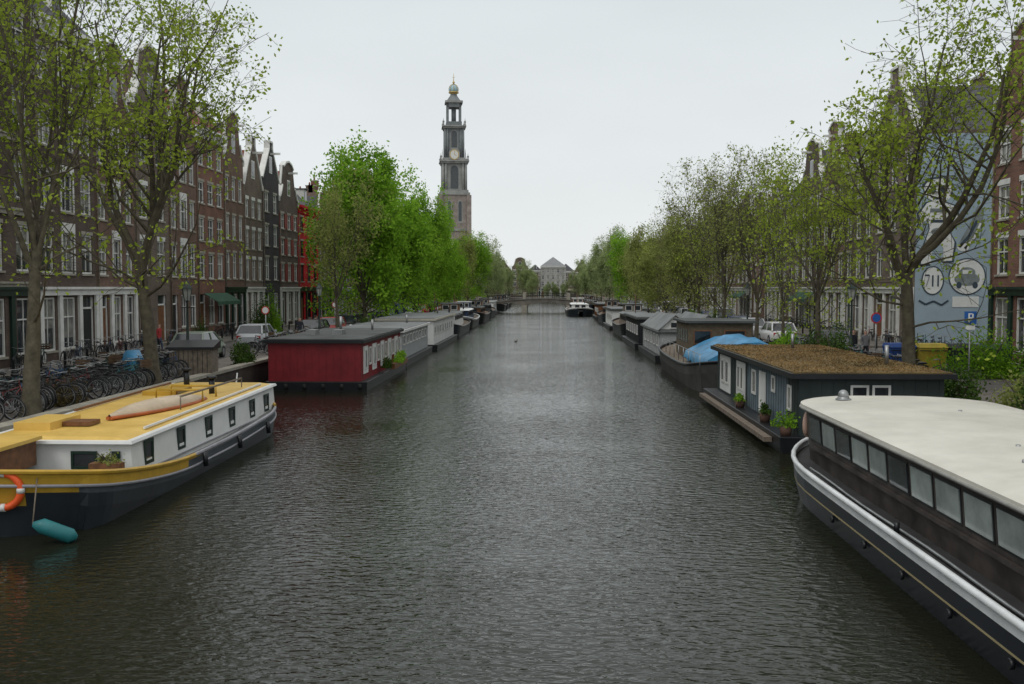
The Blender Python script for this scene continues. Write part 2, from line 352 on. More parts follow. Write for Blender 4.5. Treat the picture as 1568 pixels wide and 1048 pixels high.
def shrub(name,c,sz,n,leaf,ls=0.12,seed=0):
    rng=np.random.default_rng(seed+int(abs(c[0]*10+c[1]*7)))
    tb=MB()
    for k in range(7):
        a=rng.random()*6.28; tb.tube([(0,0,0),(math.cos(a)*sz[0]*0.3,math.sin(a)*sz[1]*0.3,sz[2]*0.5),(math.cos(a)*sz[0]*0.6,math.sin(a)*sz[1]*0.6,sz[2]*0.85)],[0.03,0.02,0.008],4,bark,caps=False)
    C=rng.normal(size=(26,3)); C/=np.linalg.norm(C,axis=1)[:,None]; C*=rng.uniform(0.35,0.85,size=(26,1)); C[:,2]=np.abs(C[:,2])
    idx=rng.integers(0,26,n); P=C[idx]+rng.normal(scale=0.17,size=(n,3)); P*=np.array([sz[0],sz[1],sz[2]]); P[:,2]=np.abs(P[:,2])
    LV=leafquads(P,ls,rng); TV=np.array(tb.v); TF=np.array(tb.f); k=len(LV)//4
    me=quadmesh(name,np.vstack([TV,LV]),np.vstack([TF,np.arange(k*4).reshape(-1,4)+len(TV)]),np.concatenate([np.zeros(len(TF)),np.ones(k)]),[bark,leaf])
    return put(me,name,c[0],c[1],0,1,c[2])

# ------------------------------------------------------------------ houses
PROF={'neck':[(1,0),(1,.06),(.72,.12),(.5,.3),(.42,.5),(.42,.85),(.5,.88),(.25,.97),(0,1.03)],
 'bell':[(1,0),(1,.1),(.85,.16),(.66,.4),(.55,.7),(.5,.85),(.3,.95),(0,1.0)],
 'step':[(1,0),(1,.2),(.8,.2),(.8,.4),(.6,.4),(.6,.6),(.4,.6),(.4,.8),(.2,.8),(.2,1),(0,1)],
 'spout':[(1,0),(.2,.85),(.2,1.05),(0,1.05)]}
def house(loc,rot,W,H,D=11,floors=4,cols=3,wall=None,top='cornice',trim=None,roofm=None,ground='door',seed=0,name='brick_house',Gh=4.0,hoist=True,framem=None,chim=True,bands=False,hatch=False,shut=None):
    rg=random.Random(seed); trim=trim or white; fm=framem or white; wall=wall or BR[0]; roofm=roofm or tile
    e=empty(name,loc,rot); wl=MB(); wn=MB(); tr=MB(); rf=MB(); dr=MB()
    a,bx=0.01,W-0.01
    lint=white if seed%4==0 else stone
    gh=3.8; rest=(H-gh-0.45)/(floors-1)
    cw=W/cols; wf_=rg.uniform(0.5,0.62)
    for fl in range(floors):
        z0=0.0 if fl==0 else gh+rest*(fl-1); z1=gh+rest*fl if fl<floors-1 else H
        if fl==0: wz0,wz1=(0.25,3.15)
        else:
            wh=min(2.15,rest*0.66)*(1-0.07*(fl-1)); wz0=z0+rest*0.18; wz1=wz0+wh
        ww=min(1.25,cw*wf_)*(1.12 if fl==0 else 1)
        xs=[a]
        for c in range(cols):
            cx=cw*(c+0.5); xs += [cx-ww/2,cx+ww/2]
        xs.append(bx)
        doorc = rg.choice([0,cols-1])
        if bands and fl>0: tr.box(a,bx,-0.14,-0.003,z0-0.2,z0+0.12,stone); tr.box(a,bx,-0.22,-0.14,z0+0.02,z0+0.12,stone)
        for i in range(len(xs)-1):
            x0,x1=xs[i],xs[i+1]
            if i%2==0: wl.poly([(x0,0,z0),(x1,0,z0),(x1,0,z1),(x0,0,z1)],wall); continue
            c=(i-1)//2; isd = fl==0 and c==doorc
            q0=wz0 if (fl>0 or isd) else (0.95 if ground=='door' else 0.5); q1=wz1
            wl.poly([(x0,0,z0),(x1,0,z0),(x1,0,q0),(x0,0,q0)],wall); wl.poly([(x0,0,q1),(x1,0,q1),(x1,0,z1),(x0,0,z1)],wall)
            dp=0.2
            wl.poly([(x0,0,q0),(x0,dp,q0),(x0,dp,q1),(x0,0,q1)],wall); wl.poly([(x1,dp,q0),(x1,0,q0),(x1,0,q1),(x1,dp,q1)],wall)
            wl.poly([(x0,0,q1),(x0,dp,q1),(x1,dp,q1),(x1,0,q1)],wall); wl.poly([(x0,dp,q0),(x0,0,q0),(x1,0,q0),(x1,dp,q0)],stone)
            g=glass if rg.random()<0.72 else glass2
            if isd:
                dr.box(x0+0.1,x1-0.1,0.13,0.17,q0,q0+2.25,rg.choice([dgreen,black,wood])); wn.poly([(x0,0.16,q0+2.25),(x1,0.16,q0+2.25),(x1,0.16,q1),(x0,0.16,q1)],glass)
                wn.box(x0,x1,0.08,0.15,q0+2.25,q0+2.35,fm); wn.box(x0+.003,x0+0.1,0.08,0.18,q0,q1,fm); wn.box(x1-0.1,x1-.003,0.08,0.18,q0,q1,fm)
                dr.box(x0-0.15,x1+0.15,-0.9,-0.004,0,q0-0.1,stone); dr.box(x0-0.15,x1+0.15,-1.25,-0.9,0,0.12,stone)
                continue
            if hatch and fl>0 and c==cols//2:
                wn.box(x0-0.12,x1+0.12,-0.06,-0.003,q1,q1+0.5,white); wn.box(x0-0.12,x0-0.003,-0.05,-0.003,q0,q1,white); wn.box(x1+0.003,x1+0.12,-0.05,-0.003,q0,q1,white)
                for k in range(5): tr.beam((x0,-0.12,q0+0.15+0.14*k),(x1,-0.12,q0+0.15+0.14*k),0.02,0.02,black)
            if shut and fl>0:
                for xa,xb in ((x0-0.5,x0-0.05),(x1+0.05,x1+0.5)): tr.box(xa,xb,-0.05,-0.004,q0,q1,shut)
            wn.poly([(x0,0.14,q0),(x1,0.14,q0),(x1,0.14,q1),(x0,0.14,q1)],g)
            if rg.random()<0.3:
                cz=q1-(q1-q0)*rg.uniform(0.3,0.9); wn.poly([(x0,0.137,cz),(x1,0.137,cz),(x1,0.137,q1),(x0,0.137,q1)],glass2)
            t=0.09
            wn.box(x0+.003,x0+t,0.05,0.13,q0+.003,q1-.003,fm); wn.box(x1-t,x1-.003,0.05,0.13,q0+.003,q1-.003,fm)
            wn.box(x0+t,x1-t,0.05,0.13,q0+.003,q0+t,fm); wn.box(x0+t,x1-t,0.05,0.13,q1-t,q1-.003,fm)
            zm=(q0+q1)/2+0.12*(q1-q0); wn.box(x0+t,x1-t,0.07,0.125,zm-0.035,zm+0.035,fm)
            xm=(x0+x1)/2
            if ww>0.8: wn.box(xm-0.022,xm+0.022,0.08,0.128,q0+t,q1-t,fm)
            tr.box(x0-0.08,x1+0.08,-0.07,-0.003,q0-0.1,q0,stone)
            if fl>0 and not(hatch and c==cols//2): tr.box(x0-0.05,x1+0.05,-0.025,-0.003,q1,q1+(0.28 if lint is white else 0.18),lint)
    wl.poly([(a,D,0),(a,0,0),(a,0,H),(a,D,H)],wall); wl.poly([(bx,0,0),(bx,D,0),(bx,D,H),(bx,0,H)],wall); wl.poly([(bx,D,0),(a,D,0),(a,D,H),(bx,D,H)],wall)
    if ground in('white','dark'):
        gm=trim if ground=='white' else dgreen
        tr.box(a,bx,-0.16,-0.003,3.25,3.68,gm); tr.box(a,bx,-0.28,-0.16,3.55,3.68,gm)
        for c in range(cols+1):
            x=min(max(cw*c,0.2),W-0.2); tr.box(x-0.17,x+0.17,-0.13,-0.003,0.0,3.25,gm); tr.box(x-0.2,x+0.2,-0.17,-0.13,0,0.4,gm)
    if seed%5==2 and seed>20:
        am=M('awning_cream',(0.3,0.27,0.21),0.9) if seed%2 else M('awning_green',(0.03,0.08,0.05),0.9)
        tr.hexa([(0.4,-1.3,2.6),(W-0.4,-1.3,2.6),(W-0.4,-0.3,3.2),(0.4,-0.3,3.2),(0.4,-1.3,2.64),(W-0.4,-1.3,2.64),(W-0.4,-0.3,3.24),(0.4,-0.3,3.24)],am); tr.box(0.4,W-0.4,-1.32,-1.3,2.4,2.62,am)
    tr.cyl((0.12,-0.08,0.1),(0.12,-0.08,H-0.8),0.045,0.045,6,greywood)
    hr=min(4.2,W*0.55)
    if top=='cornice':
        tr.box(a,bx,-0.12,-0.003,H-0.75,H-0.25,trim); tr.box(a,bx,-0.42,-0.003,H-0.25,H+0.02,trim)
        k=int(W/0.7)
        for i in range(k): x=(i+0.5)*W/k; tr.box(x-0.08,x+0.08,-0.34,-0.12,H-0.55,H-0.25,trim)
        c=(W/2,W*0.33,H+hr*0.8); d=(W/2,D-0.5,H+hr*0.8)
        rf.poly([(a,-0.3,H+0.025),(bx,-0.3,H+0.025),c],roofm); rf.poly([(a,-0.3,H+0.025),c,d,(a,D,H+0.025)],roofm)
        rf.poly([(bx,-0.3,H+0.025),(bx,D,H+0.025),d,c],roofm); rf.poly([(bx,D,H+.025),(a,D,H+.025),d],roofm)
        if rg.random()<0.6:
            x=W/2; rf.box(x-0.6,x+0.6,0.3,2.2,H+0.3,H+1.9,white); wn.box(x-0.42,x+0.42,0.27,0.297,H+0.6,H+1.7,glass); rf.box(x-0.7,x+0.7,0.1,2.3,H+1.9,H+2.0,slate)
    elif top=='flat':
        tr.box(a,bx,-0.3,-0.003,H-0.3,H+0.05,trim); rf.box(a,bx,0.0,D,H+0.052,H+0.25,slate)
    else:
        hw=W/2-0.01; pr=PROF[top]; pts=[(W/2+u*hw,H+v*Gh) for u,v in pr]+[(W/2-u*hw,H+v*Gh) for u,v in reversed(pr[:-1])]
        wl.poly([(x,0,z) for x,z in pts],wall); wl.poly([(x,0.35,z) for x,z in reversed(pts)],wall)
        for i in range(len(pts)):
            p,q=pts[i],pts[(i+1)%len(pts)]
            if i<len(pts)-1:
                wl.poly([(p[0],0,p[1]),(p[0],0.35,p[1]),(q[0],0.35,q[1]),(q[0],0,q[1])],wall)
                tr.beam((p[0],0.14,p[1]),(q[0],0.14,q[1]),0.5,0.17,trim,up=(0,0,1) if abs(p[0]-q[0])>0.01 else (1,0,0))
        ws=min(1.0,W*0.17); z=H+Gh*0.18
        wn.box(W/2-ws/2,W/2+ws/2,-0.03,-0.004,z,z+1.5,fm); wn.box(W/2-ws/2+0.09,W/2+ws/2-0.09,-0.045,-0.03,z+0.09,z+1.41,glass)
        if hoist: tr.beam((W/2,-0.9,H+Gh*0.72),(W/2,0.2,H+Gh*0.72),0.14,0.18,trim)
        hz=H+Gh*0.78
        rf.poly([(a,0.36,H),(W/2,0.36,hz),(W/2,D,hz),(a,D,H)],roofm); rf.poly([(W/2,0.36,hz),(bx,0.36,H),(bx,D,H),(W/2,D,hz)],roofm)
        rf.poly([(bx,D,H),(a,D,H),(W/2,D,hz)],wall)
    for k in range(rg.choice([1,1,2]) if chim else 0):
        x=rg.choice([0.6,W-0.6]); y=rg.uniform(3,7); rf.box(x-0.35,x+0.35,y-0.45,y+0.45,H-0.2,H+hr+0.3,wall); rf.box(x-0.42,x+0.42,y-0.52,y+0.52,H+hr+0.3,H+hr+0.45,stone)
        rf.cyl((x-0.12,y,H+hr+0.45),(x-0.12,y,H+hr+0.85),0.1,0.09,8,tile); rf.cyl((x+0.14,y+0.1,H+hr+0.45),(x+0.14,y+0.1,H+hr+0.8),0.1,0.09,8,tile)
    wl.build('walls',parent=e); wn.build('windows',parent=e); tr.build('trim',parent=e); rf.build('roof',parent=e)
    if dr.v: dr.build('door',parent=e)
    return e
rL=math.radians(90); rR=-math.radians(90)
shr_=M('shutter_red',(0.20,0.03,0.025),0.6)
LH=[(22,7.5,16.5,4,3,0,'cornice',slate,'door',{}),(29.5,8.2,17,4,3,1,'cornice',slate,'dark',{}),(37.7,9.6,17.8,5,4,1,'flat',slate,'dark',dict(bands=True)),
 (47.3,6.4,16.8,5,3,1,'cornice',slate,'white',dict(hatch=True)),(53.7,5.2,13.4,4,3,0,'neck',browntile,'white',dict(hatch=True)),(58.9,5.4,14.6,4,2,3,'bell',browntile,'door',{}),
 (64.3,5.2,13.8,4,3,0,'neck',tile,'door',dict(hatch=True)),(69.5,6.0,15.0,5,3,2,'cornice',tile,'door',{}),(75.5,5.0,13.4,4,3,0,'bell',slate,'dark',{}),(80.5,5.4,12.0,4,3,3,'spout',tile,'white',{}),(85.9,5.4,13.2,4,2,4,'spout',browntile,'door',dict(Gh=3.2)),
 (91.3,7.0,11.6,4,3,1,'bell',tile,'white',dict(shut=shr_))]
for i,(y,W,H,fl,c,wl_,tp,rm,g,kw) in enumerate(LH):
    house((FL,y,QZ+0.14),rL,W,H,11,fl,c,BR[wl_],tp,None,rm,g,seed=i*3+1,**kw)
house((FL,98.4,QZ+0.14),rL,8.6,11.8,11,4,3,BR_red,'cornice',BR_red,slate,'dark',seed=53,name='red_house',framem=black,chim=False)
y=107.1; i=0
tops=['cornice','neck','cornice','bell','spout','cornice','step']
while y<335:
    W=R.uniform(5.6,8.0); H=R.uniform(11.0,13.5)
    house((FL,y,QZ+0.14),rL,W,H,10,4,3,BR[R.choice([0,1,2,3,5,0])],R.choice(tops),None,R.choice([tile,slate,browntile]),R.choice(['door','white','dark']),seed=100+i,hoist=False,Gh=3.4)
    y+=W; i+=1
house((FR,52.3,QZ+0.14),rR,7.0,12.6,11,4,3,BR[2],'bell',None,slate,'dark',seed=300)
house((FR,45.2,QZ+0.14),rR,7.2,14.6,11,4,3,BR[1],'cornice',None,slate,'door',seed=301)
house((FR,37.9,QZ+0.14),rR,8.2,14.2,11,4,3,BR[0],'cornice',None,slate,'door',seed=303)
mh=house((FR,71.0,QZ+0.14),rR,8.0,13.4,14,4,3,BR[3],'spout',None,slate,'white',seed=303,name='mural_house',Gh=4.4)
RH=[(77.6,6.5,13.0,4,3,1,'cornice',slate,'white'),(84.0,6.3,12.8,4,3,0,'neck',browntile,'white'),(91,6.9,12.4,4,3,1,'bell',slate,'white'),(98,6.9,11.8,4,3,3,'cornice',slate,'door')]
for i,(ye,W,H,fl,c,wl_,tp,rm,g) in enumerate(RH):
    house((FR,ye,QZ+0.14),rR,W,H,11,fl,c,BR[wl_],tp,None,rm,g,seed=310+i)
y=98.1; i=0
while y<335:
    W=R.uniform(5.6,8.0); H=R.uniform(9.5,12)
    house((FR,y+W,QZ+0.14),rR,W,H,10,4,3,BR[R.choice([0,1,2,3,1,0])],R.choice(tops),None,R.choice([tile,slate,browntile]),R.choice(['door','white','white']),seed=400+i,hoist=False,Gh=3.4)
    y+=W+0.02; i+=1
x=-40
for i in range(13):
    W=R.uniform(5,7)
    house((x,392,QZ),0,W,R.uniform(10,12),10,4,3,BR[R.choice([3,3,5])],R.choice(tops),None,slate,'door',seed=500+i,hoist=False,chim=False); x+=W+0.02
hazeb=brick('brick_grey_hazed',(0.36,0.355,0.34),(0.40,0.395,0.38),(0.38,0.37,0.36)); hslate=M('slate_hazed',(0.22,0.225,0.23),0.7,0.15); gl_f=M('far_window_glass',(0.12,0.13,0.135),0.2)  # far-end building colours lightened to imitate haze
house((-1.8,352,QZ),0,9.0,11.2,12,4,5,hazeb,'cornice',None,hslate,'white',seed=601,hoist=False,chim=False)
# mural on the blind side wall (faces the side street)
mb=MB(); blue=M('mural_blue_paint',(0.27,0.35,0.40),0.7,0.10,0.6); mwh=M('mural_white_paint',(0.60,0.62,0.60),0.7,0.10,1.5); mdk=M('mural_dark_paint',(0.035,0.055,0.075),0.7,0.2); mgr=M('mural_grey_paint',(0.17,0.20,0.20),0.7,0.3,3)
YM=63.0
def mp_(x,y): return ((x-835)*YM/1524, 5-(y-440)*YM/1524)
mb.box(FR+0.02,FR+13.9,YM-0.03,YM+0.005,QZ+0.2,QZ+13.3,blue)
def disc(cx,cy,rx,ry,mat,off,n=28):
    X,Z=mp_(cx,cy); rx=rx*YM/1524; ry=ry*YM/1524
    mb.poly([(X+rx*math.cos(2*math.pi*k/n),YM-0.03-off,Z+ry*math.sin(2*math.pi*k/n)) for k in range(n)],mat)
def blob(pts,mat,off): mb.poly([(mp_(*p)[0],YM-0.03-off,mp_(*p)[1]) for p in reversed(pts)],mat)
def stroke(pts,w,mat,off):
    q=[mp_(*p) for p in pts]
    for a_,b_ in zip(q,q[1:]): mb.beam((a_[0],YM-0.032-off,a_[1]),(b_[0],YM-0.032-off,b_[1]),0.004,w,mat,up=(0,0,1) if abs(a_[0]-b_[0])>0.02 else (1,0,0))
fig=[(1406,280),(1428,276),(1440,288),(1439,306),(1430,313),(1444,318),(1450,334),(1440,348),(1434,336),(1435,352),(1446,372),(1443,400),(1430,401),(1430,382),(1421,370),(1413,386),(1412,405),(1397,405),(1400,380),(1409,352),(1406,336),(1396,348),(1393,330),(1404,314),(1413,311),(1402,304),(1399,290)]
fig=[(x+3,y) for x,y in fig]
cxm=sum(p[0] for p in fig)/len(fig); cym=sum(p[1] for p in fig)/len(fig)
blob([(cxm+(x-cxm)*1.13,cym+(y-cym)*1.05) for x,y in fig],mdk,0.004); blob(fig,mwh,0.010)
for dx in(1416,1430): disc(dx,293,4,6,mdk,0.016)
stroke([(1412,304),(1422,308),(1433,303)],0.10,mdk,0.016); stroke([(1412,325),(1436,325)],0.25,mgr,0.016); stroke([(1413,341),(1434,341)],0.18,mdk,0.016); disc(1424,357,10,6,mgr,0.016)
disc(1418,430,17,22,mdk,0.020); disc(1418,430,15,20,mwh,0.024)
stroke([(1406,422),(1413,422),(1408,439)],0.1,mdk,0.03); stroke([(1418,422),(1418,439)],0.1,mdk,0.03); stroke([(1426,422),(1426,439)],0.1,mdk,0.03)
disc(1469,424,28,28,mdk,0.016); disc(1469,424,26,26,mwh,0.02)
disc(1469,428,19,10,mgr,0.024); disc(1469,418,12,8,mgr,0.028); stroke([(1462,417),(1476,417)],0.25,mwh,0.034); disc(1457,437,4,5,mdk,0.032); disc(1481,437,4,5,mdk,0.032)
mb.box(mp_(1448,0)[0],mp_(1487,0)[0],YM-0.06,YM-0.034,mp_(0,470)[1],mp_(0,454)[1],mwh)
stroke([(1398,460),(1408,466),(1420,461),(1432,467),(1442,460)],0.12,mdk,0.02)
wing=[(1452,382),(1462,362),(1474,340),(1482,318),(1492,322),(1490,345),(1482,366),(1470,382)]
blob(wing,mgr,0.012); stroke([(1456,380),(1470,364),(1482,340)],0.18,mdk,0.018); stroke([(1464,382),(1478,366),(1487,344)],0.12,mwh,0.018)
disc(1462,380,9,6,mwh,0.022)
o=mb.build('mural'); o.parent=mh; o.matrix_parent_inverse=(Matrix.Translation((FR,71.0,QZ+0.14))@Matrix.Rotation(rR,4,'Z')).inverted()
house((FR+14.2,63.0,QZ+0.14),0,8,12,10,4,3,BR[2],'cornice',None,tile,'door',seed=330)
house((FR+22.3,63.0,QZ+0.14),0,8,13,10,4,3,BR[0],'bell',None,tile,'door',seed=331)

# ------------------------------------------------------------------ church tower
tst=M('tower_stone',(0.25,0.255,0.24),0.85,0.25,0.4); tlead=M('tower_lead',(0.15,0.165,0.17),0.6,0.25,0.5); tdk=M('louvre_dark',(0.08,0.09,0.095),0.8)  # tower colours faded to stand in for haze over the distance
gold=M('gilding',(0.50,0.36,0.12),0.4,0.1,metallic=0.5); cblue=M('crown_blue',(0.30,0.45,0.50),0.5,0.15)
e=empty('church_tower',(-34.9,381,QZ),math.radians(8)); e.scale=(0.92,0.92,1)
b=MB(); hb_=5.9
b.box(-hb_,hb_,-hb_,hb_,0,38.5,BR_tower)
for z in (12,25,38.5): b.box(-hb_-0.4,hb_+0.4,-hb_-0.4,hb_+0.4,z,z+0.9,tst)
for sx in(-1,1):
    for sy in(-1,1): b.box(sx*hb_-0.9,sx*hb_+0.9,sy*hb_-0.9,sy*hb_+0.9,0,38.4,BR_tower)
def facades(fn):
    for k in range(4):
        a=k*math.pi/2; fn(lambda x,y,z:(x*math.cos(a)-y*math.sin(a), x*math.sin(a)+y*math.cos(a), z))
def archp(T,cx,y,z0,z1,w,mat):
    n=8; pts=[(cx-w/2,z0),(cx+w/2,z0)]+[(cx+w/2*math.cos(math.pi*k/n),z1-w/2+w/2*math.sin(math.pi*k/n)) for k in range(n+1)]
    b.poly([T(x,y,z) for x,z in pts],mat)
def f1(T):
    for cx in(-2.2,2.2):
        archp(T,cx,-hb_-0.02,28,36.5,2.0,tst); archp(T,cx,-hb_-0.05,28.6,36.1,1.3,tdk)
        archp(T,cx,-hb_-0.02,15,21.5,1.6,tst); archp(T,cx,-hb_-0.05,15.5,21.1,1.0,tdk)
facades(f1)
def tier(h,z0,z1,mat,colr,w=2.0):
    b.box(-h*0.86,h*0.86,-h*0.86,h*0.86,z0,z1,mat)
    for sx in(-1,1):
        for sy in(-1,1):
            for ox,oy in((0,0),(-0.22*h*sx,0),(0,-0.22*h*sy)):
                b.cyl((sx*h*0.9+ox,sy*h*0.9+oy,z0),(sx*h*0.9+ox,sy*h*0.9+oy,z1),colr,colr*0.88,8,mat)
    b.box(-h-0.5,h+0.5,-h-0.5,h+0.5,z0-0.5,z0+0.5,tst); b.box(-h-0.3,h+0.3,-h-0.3,h+0.3,z1,z1+0.6,tst); b.box(-h-0.8,h+0.8,-h-0.8,h+0.8,z1+0.6,z1+1.1,tst)
    def f(T): archp(T,0,-h*0.86-0.02,z0+0.8,z1-0.5,w*1.25,tst); archp(T,0,-h*0.86-0.05,z0+1.0,z1-0.8,w,tdk)
    facades(f)
    for sx in(-1,1):
        for sy in(-1,1):
            b.cyl((sx*(h+0.3),sy*(h+0.3),z1+1.1),(sx*(h+0.3),sy*(h+0.3),z1+2.0),0.35,0.3,8,tst); b.sphere((sx*(h+0.3),sy*(h+0.3),z1+2.4),0.45,tst,n=8,k=5)
            b.cyl((sx*(h+0.3),sy*(h+0.3),z1+2.7),(sx*(h+0.3),sy*(h+0.3),z1+3.8),0.15,0.02,6,tst)
tier(5.2,39.9,50.4,tst,0.55,w=3.2)
tier(4.1,52.0,63.5,tlead,0.5,w=2.4)
def fclock(T):
    n=24
    b.poly([T(1.9*math.cos(2*math.pi*k/n),-4.75,53.6+1.9*math.sin(2*math.pi*k/n)) for k in range(n)],gold)
    b.poly([T(1.6*math.cos(2*math.pi*k/n),-4.79,53.6+1.6*math.sin(2*math.pi*k/n)) for k in range(n)],white)
    b.poly([T(-0.1,-4.82,53.6),T(0.1,-4.82,53.6),T(0.1,-4.82,55.0),T(-0.1,-4.82,55.0)],gold); b.poly([T(0,-4.82,53.5),T(0,-4.82,53.7),T(0.9,-4.82,53.4),T(0.9,-4.82,53.25)],gold)
    b.poly([T(-2.3,-4.7,51.8),T(2.3,-4.7,51.8),T(2.3,-4.7,54.5),T(1.2,-4.7,56.2),T(-1.2,-4.7,56.2),T(-2.3,-4.7,54.5)],tst)
facades(fclock)
h=2.9
for sx in(-1,1):
    for sy in(-1,1): b.box(sx*h-0.75 if sx>0 else -h-0.1, (h+0.1) if sx>0 else -h+0.75, sy*h-0.75 if sy>0 else -h-0.1, (h+0.1) if sy>0 else -h+0.75, 64.6,73.2,tlead)
b.box(-h-0.3,h+0.3,-h-0.3,h+0.3,64.6,66.2,tlead); b.box(-h-0.1,h+0.1,-h-0.1,h+0.1,71.6,73.2,tlead); b.box(-h-0.7,h+0.7,-h-0.7,h+0.7,73.2,74.0,tst)
b.cyl((0,0,66),(0,0,71.6),1.0,1.0,10,tlead)
rings=[[(r*math.cos(2*math.pi*k/12),r*math.sin(2*math.pi*k/12),z) for k in range(12)] for r,z in((3.2,74),(2.3,75.2),(1.5,76.2),(1.3,76.8),(1.9,77.2))]
b.loft(rings,[tlead,tlead,tlead,gold],True)
b.sphere((0,0,78.6),1.95,cblue,(1,1,0.95)); b.ring((0,0,77.4),1.95,0.22,(0,0,1),16,6,gold)
for k in range(4): b.ring((0,0,78.6),2.0,0.1,(math.cos(k*0.785),math.sin(k*0.785),0),20,4,gold)
b.cyl((0,0,80.3),(0,0,84.6),0.2,0.07,6,gold); b.sphere((0,0,81.2),0.5,gold,n=8,k=6); b.beam((-0.6,0,83.2),(0.6,0,83.2),0.12,0.12,gold)
b.build('tower_body',parent=e)

# ------------------------------------------------------------------ far bridge
b=MB(); Y0,Y1=198,206
bs=M('bridge_stone',(0.16,0.145,0.125),0.85,0.3,1)
def zt(X): t=(X-QL)/(QR-QL); return 1.6+1.2*math.sin(math.pi*t)
piers=(-4.2,4.6)
def zb(X):
    edges=[QL,piers[0]-0.5,piers[0]+0.5,piers[1]-0.5,piers[1]+0.5,QR]
    for a_,c_ in((edges[0],edges[1]),(edges[2],edges[3]),(edges[4],edges[5])):
        if a_<=X<=c_: t=(X-a_)/(c_-a_); return min(zt(X)-0.5,1.1+0.9*math.sqrt(max(0,1-(2*t-1)**2)))
    return -1
Xs=[QL+(QR-QL)*k/72 for k in range(73)]
for a_,c_ in zip(Xs,Xs[1:]):
    m_=(a_+c_)/2; z0=zb(m_)
    b.hexa([(a_,Y0,z0),(c_,Y0,z0),(c_,Y1,z0),(a_,Y1,z0),(a_,Y0,zt(a_)),(c_,Y0,zt(c_)),(c_,Y1,zt(c_)),(a_,Y1,zt(a_))],bs)
    b.hexa([(a_,Y0-0.12,zt(a_)-0.2),(c_,Y0-0.12,zt(c_)-0.2),(c_,Y0-0.01,zt(c_)-0.2),(a_,Y0-0.01,zt(a_)-0.2),(a_,Y0-0.12,zt(a_)+0.06),(c_,Y0-0.12,zt(c_)+0.06),(c_,Y0-0.01,zt(c_)+0.06),(a_,Y0-0.01,zt(a_)+0.06)],bs)
for X in piers: b.box(X-0.55,X+0.55,Y0-0.5,Y1+0.5,-1.5,1.4,stone)
for yy in(Y0+0.1,Y1-0.1):
    for i,(a_,c_) in enumerate(zip(Xs,Xs[1:])):
        for hz in(0.5,1.05): b.beam((a_,yy,zt(a_)+hz),(c_,yy,zt(c_)+hz),0.07,0.07,black)
        b.beam((a_,yy,zt(a_)),(a_,yy,zt(a_)+1.05),0.05,0.05,black)
    for X in(-13.5,-4.2,4.6,12): b.box(X-0.3,X+0.3,yy-0.25,yy+0.25,zt(X)-0.1,zt(X)+1.3,stone)
b.build('canal_bridge')

# ------------------------------------------------------------------ boats
def hull(b,X0,X1,Y0,Y1,zd,levels,mats,deck,e0=1.5,e1=2.5,p0=0.5,p1=0.6,n=40,deckdrop=0.1,flare=0.12):
    cx=(X0+X1)/2; hw=(X1-X0)/2; st=[]
    for i in range(n+1):
        t=0.5-0.5*math.cos(math.pi*i/n); y=Y0+(Y1-Y0)*t; wf=1.0
        s0=(y-Y0)/e0; s1=(Y1-y)/e1
        if s0<1: wf*=max(0.03,1-(1-s0)**2)**p0
        if s1<1: wf*=max(0.03,1-(1-s1)**2)**p1
        st.append((y,wf,zd(y)))
    def ringp(sg):
        out=[]
        for (y,wf,z) in st:
            r=[]
            for lv in levels:
                zz=z-lv if lv>=0 else -0.6
                f=(z-zz)/(z+0.6)
                yy=y+(Y0+(Y1-Y0)/2-y)*0.05*f*(1 if wf<0.9 else 0)
                r.append((cx+sg*hw*wf*(1-flare*f*f),yy,zz))
            out.append(r)
        return out
    for sg in(1,-1):
        rr=ringp(sg)
        for i in range(n):
            for k in range(len(levels)-1):
                q=[rr[i][k],rr[i+1][k],rr[i+1][k+1],rr[i][k+1]]
                mt=mats[k](st[i][0]) if callable(mats[k]) else mats[k]
                b.poly(q if sg<0 else q[::-1],mt,False)
    for i in range(n):
        (ya,wa,za),(yb,wb,zb_)=st[i],st[i+1]
        b.poly([(cx-hw*wa+0.02,ya,za-deckdrop),(cx+hw*wa-0.02,ya,za-deckdrop),(cx+hw*wb-0.02,yb,zb_-deckdrop),(cx-hw*wb+0.02,yb,zb_-deckdrop)],deck)
    return [(cx+hw*wf,y,z) for y,wf,z in st],[(cx-hw*wf,y,z) for y,wf,z in st]
def winx(b,X,sg,y0,y1,z0,z1,fr,gl,t=0.06):
    def bx(ya,yb,za,zb2,d0,d1,m_): b.box(min(X+sg*d0,X+sg*d1),max(X+sg*d0,X+sg*d1),ya,yb,za,zb2,m_)
    bx(y0+t,y1-t,z0+t,z1-t,0.003,0.012,gl)
    bx(y0,y0+t,z0,z1,0.003,0.035,fr); bx(y1-t,y1,z0,z1,0.003,0.035,fr); bx(y0+t,y1-t,z0,z0+t,0.003,0.035,fr); bx(y0+t,y1-t,z1-t,z1,0.003,0.035,fr)
def winy(b,Y,x0,x1,z0,z1,fr,gl,t=0.06):
    b.box(x0+t,x1-t,Y-0.012,Y-0.003,z0+t,z1-t,gl)
    b.box(x0,x0+t,Y-0.035,Y-0.003,z0,z1,fr); b.box(x1-t,x1,Y-0.035,Y-0.003,z0,z1,fr); b.box(x0+t,x1-t,Y-0.035,Y-0.003,z0,z0+t,fr); b.box(x0+t,x1-t,Y-0.035,Y-0.003,z1-t,z1,fr)
def buoy(b,c,axis,r=0.3):
    b.ring(c,r,0.075,axis,24,8,orange)
    ax=Vector(axis).normalized(); u=ax.orthogonal().normalized(); w_=ax.cross(u)
    for k in range(4):
        a_=math.pi/4+k*math.pi/2; d=(u*math.cos(a_)+w_*math.sin(a_)); t_=(w_*math.cos(a_)-u*math.sin(a_))
        b.tube([Vector(c)+d*r-t_*0.05,Vector(c)+d*r+t_*0.05],0.082,8,white)
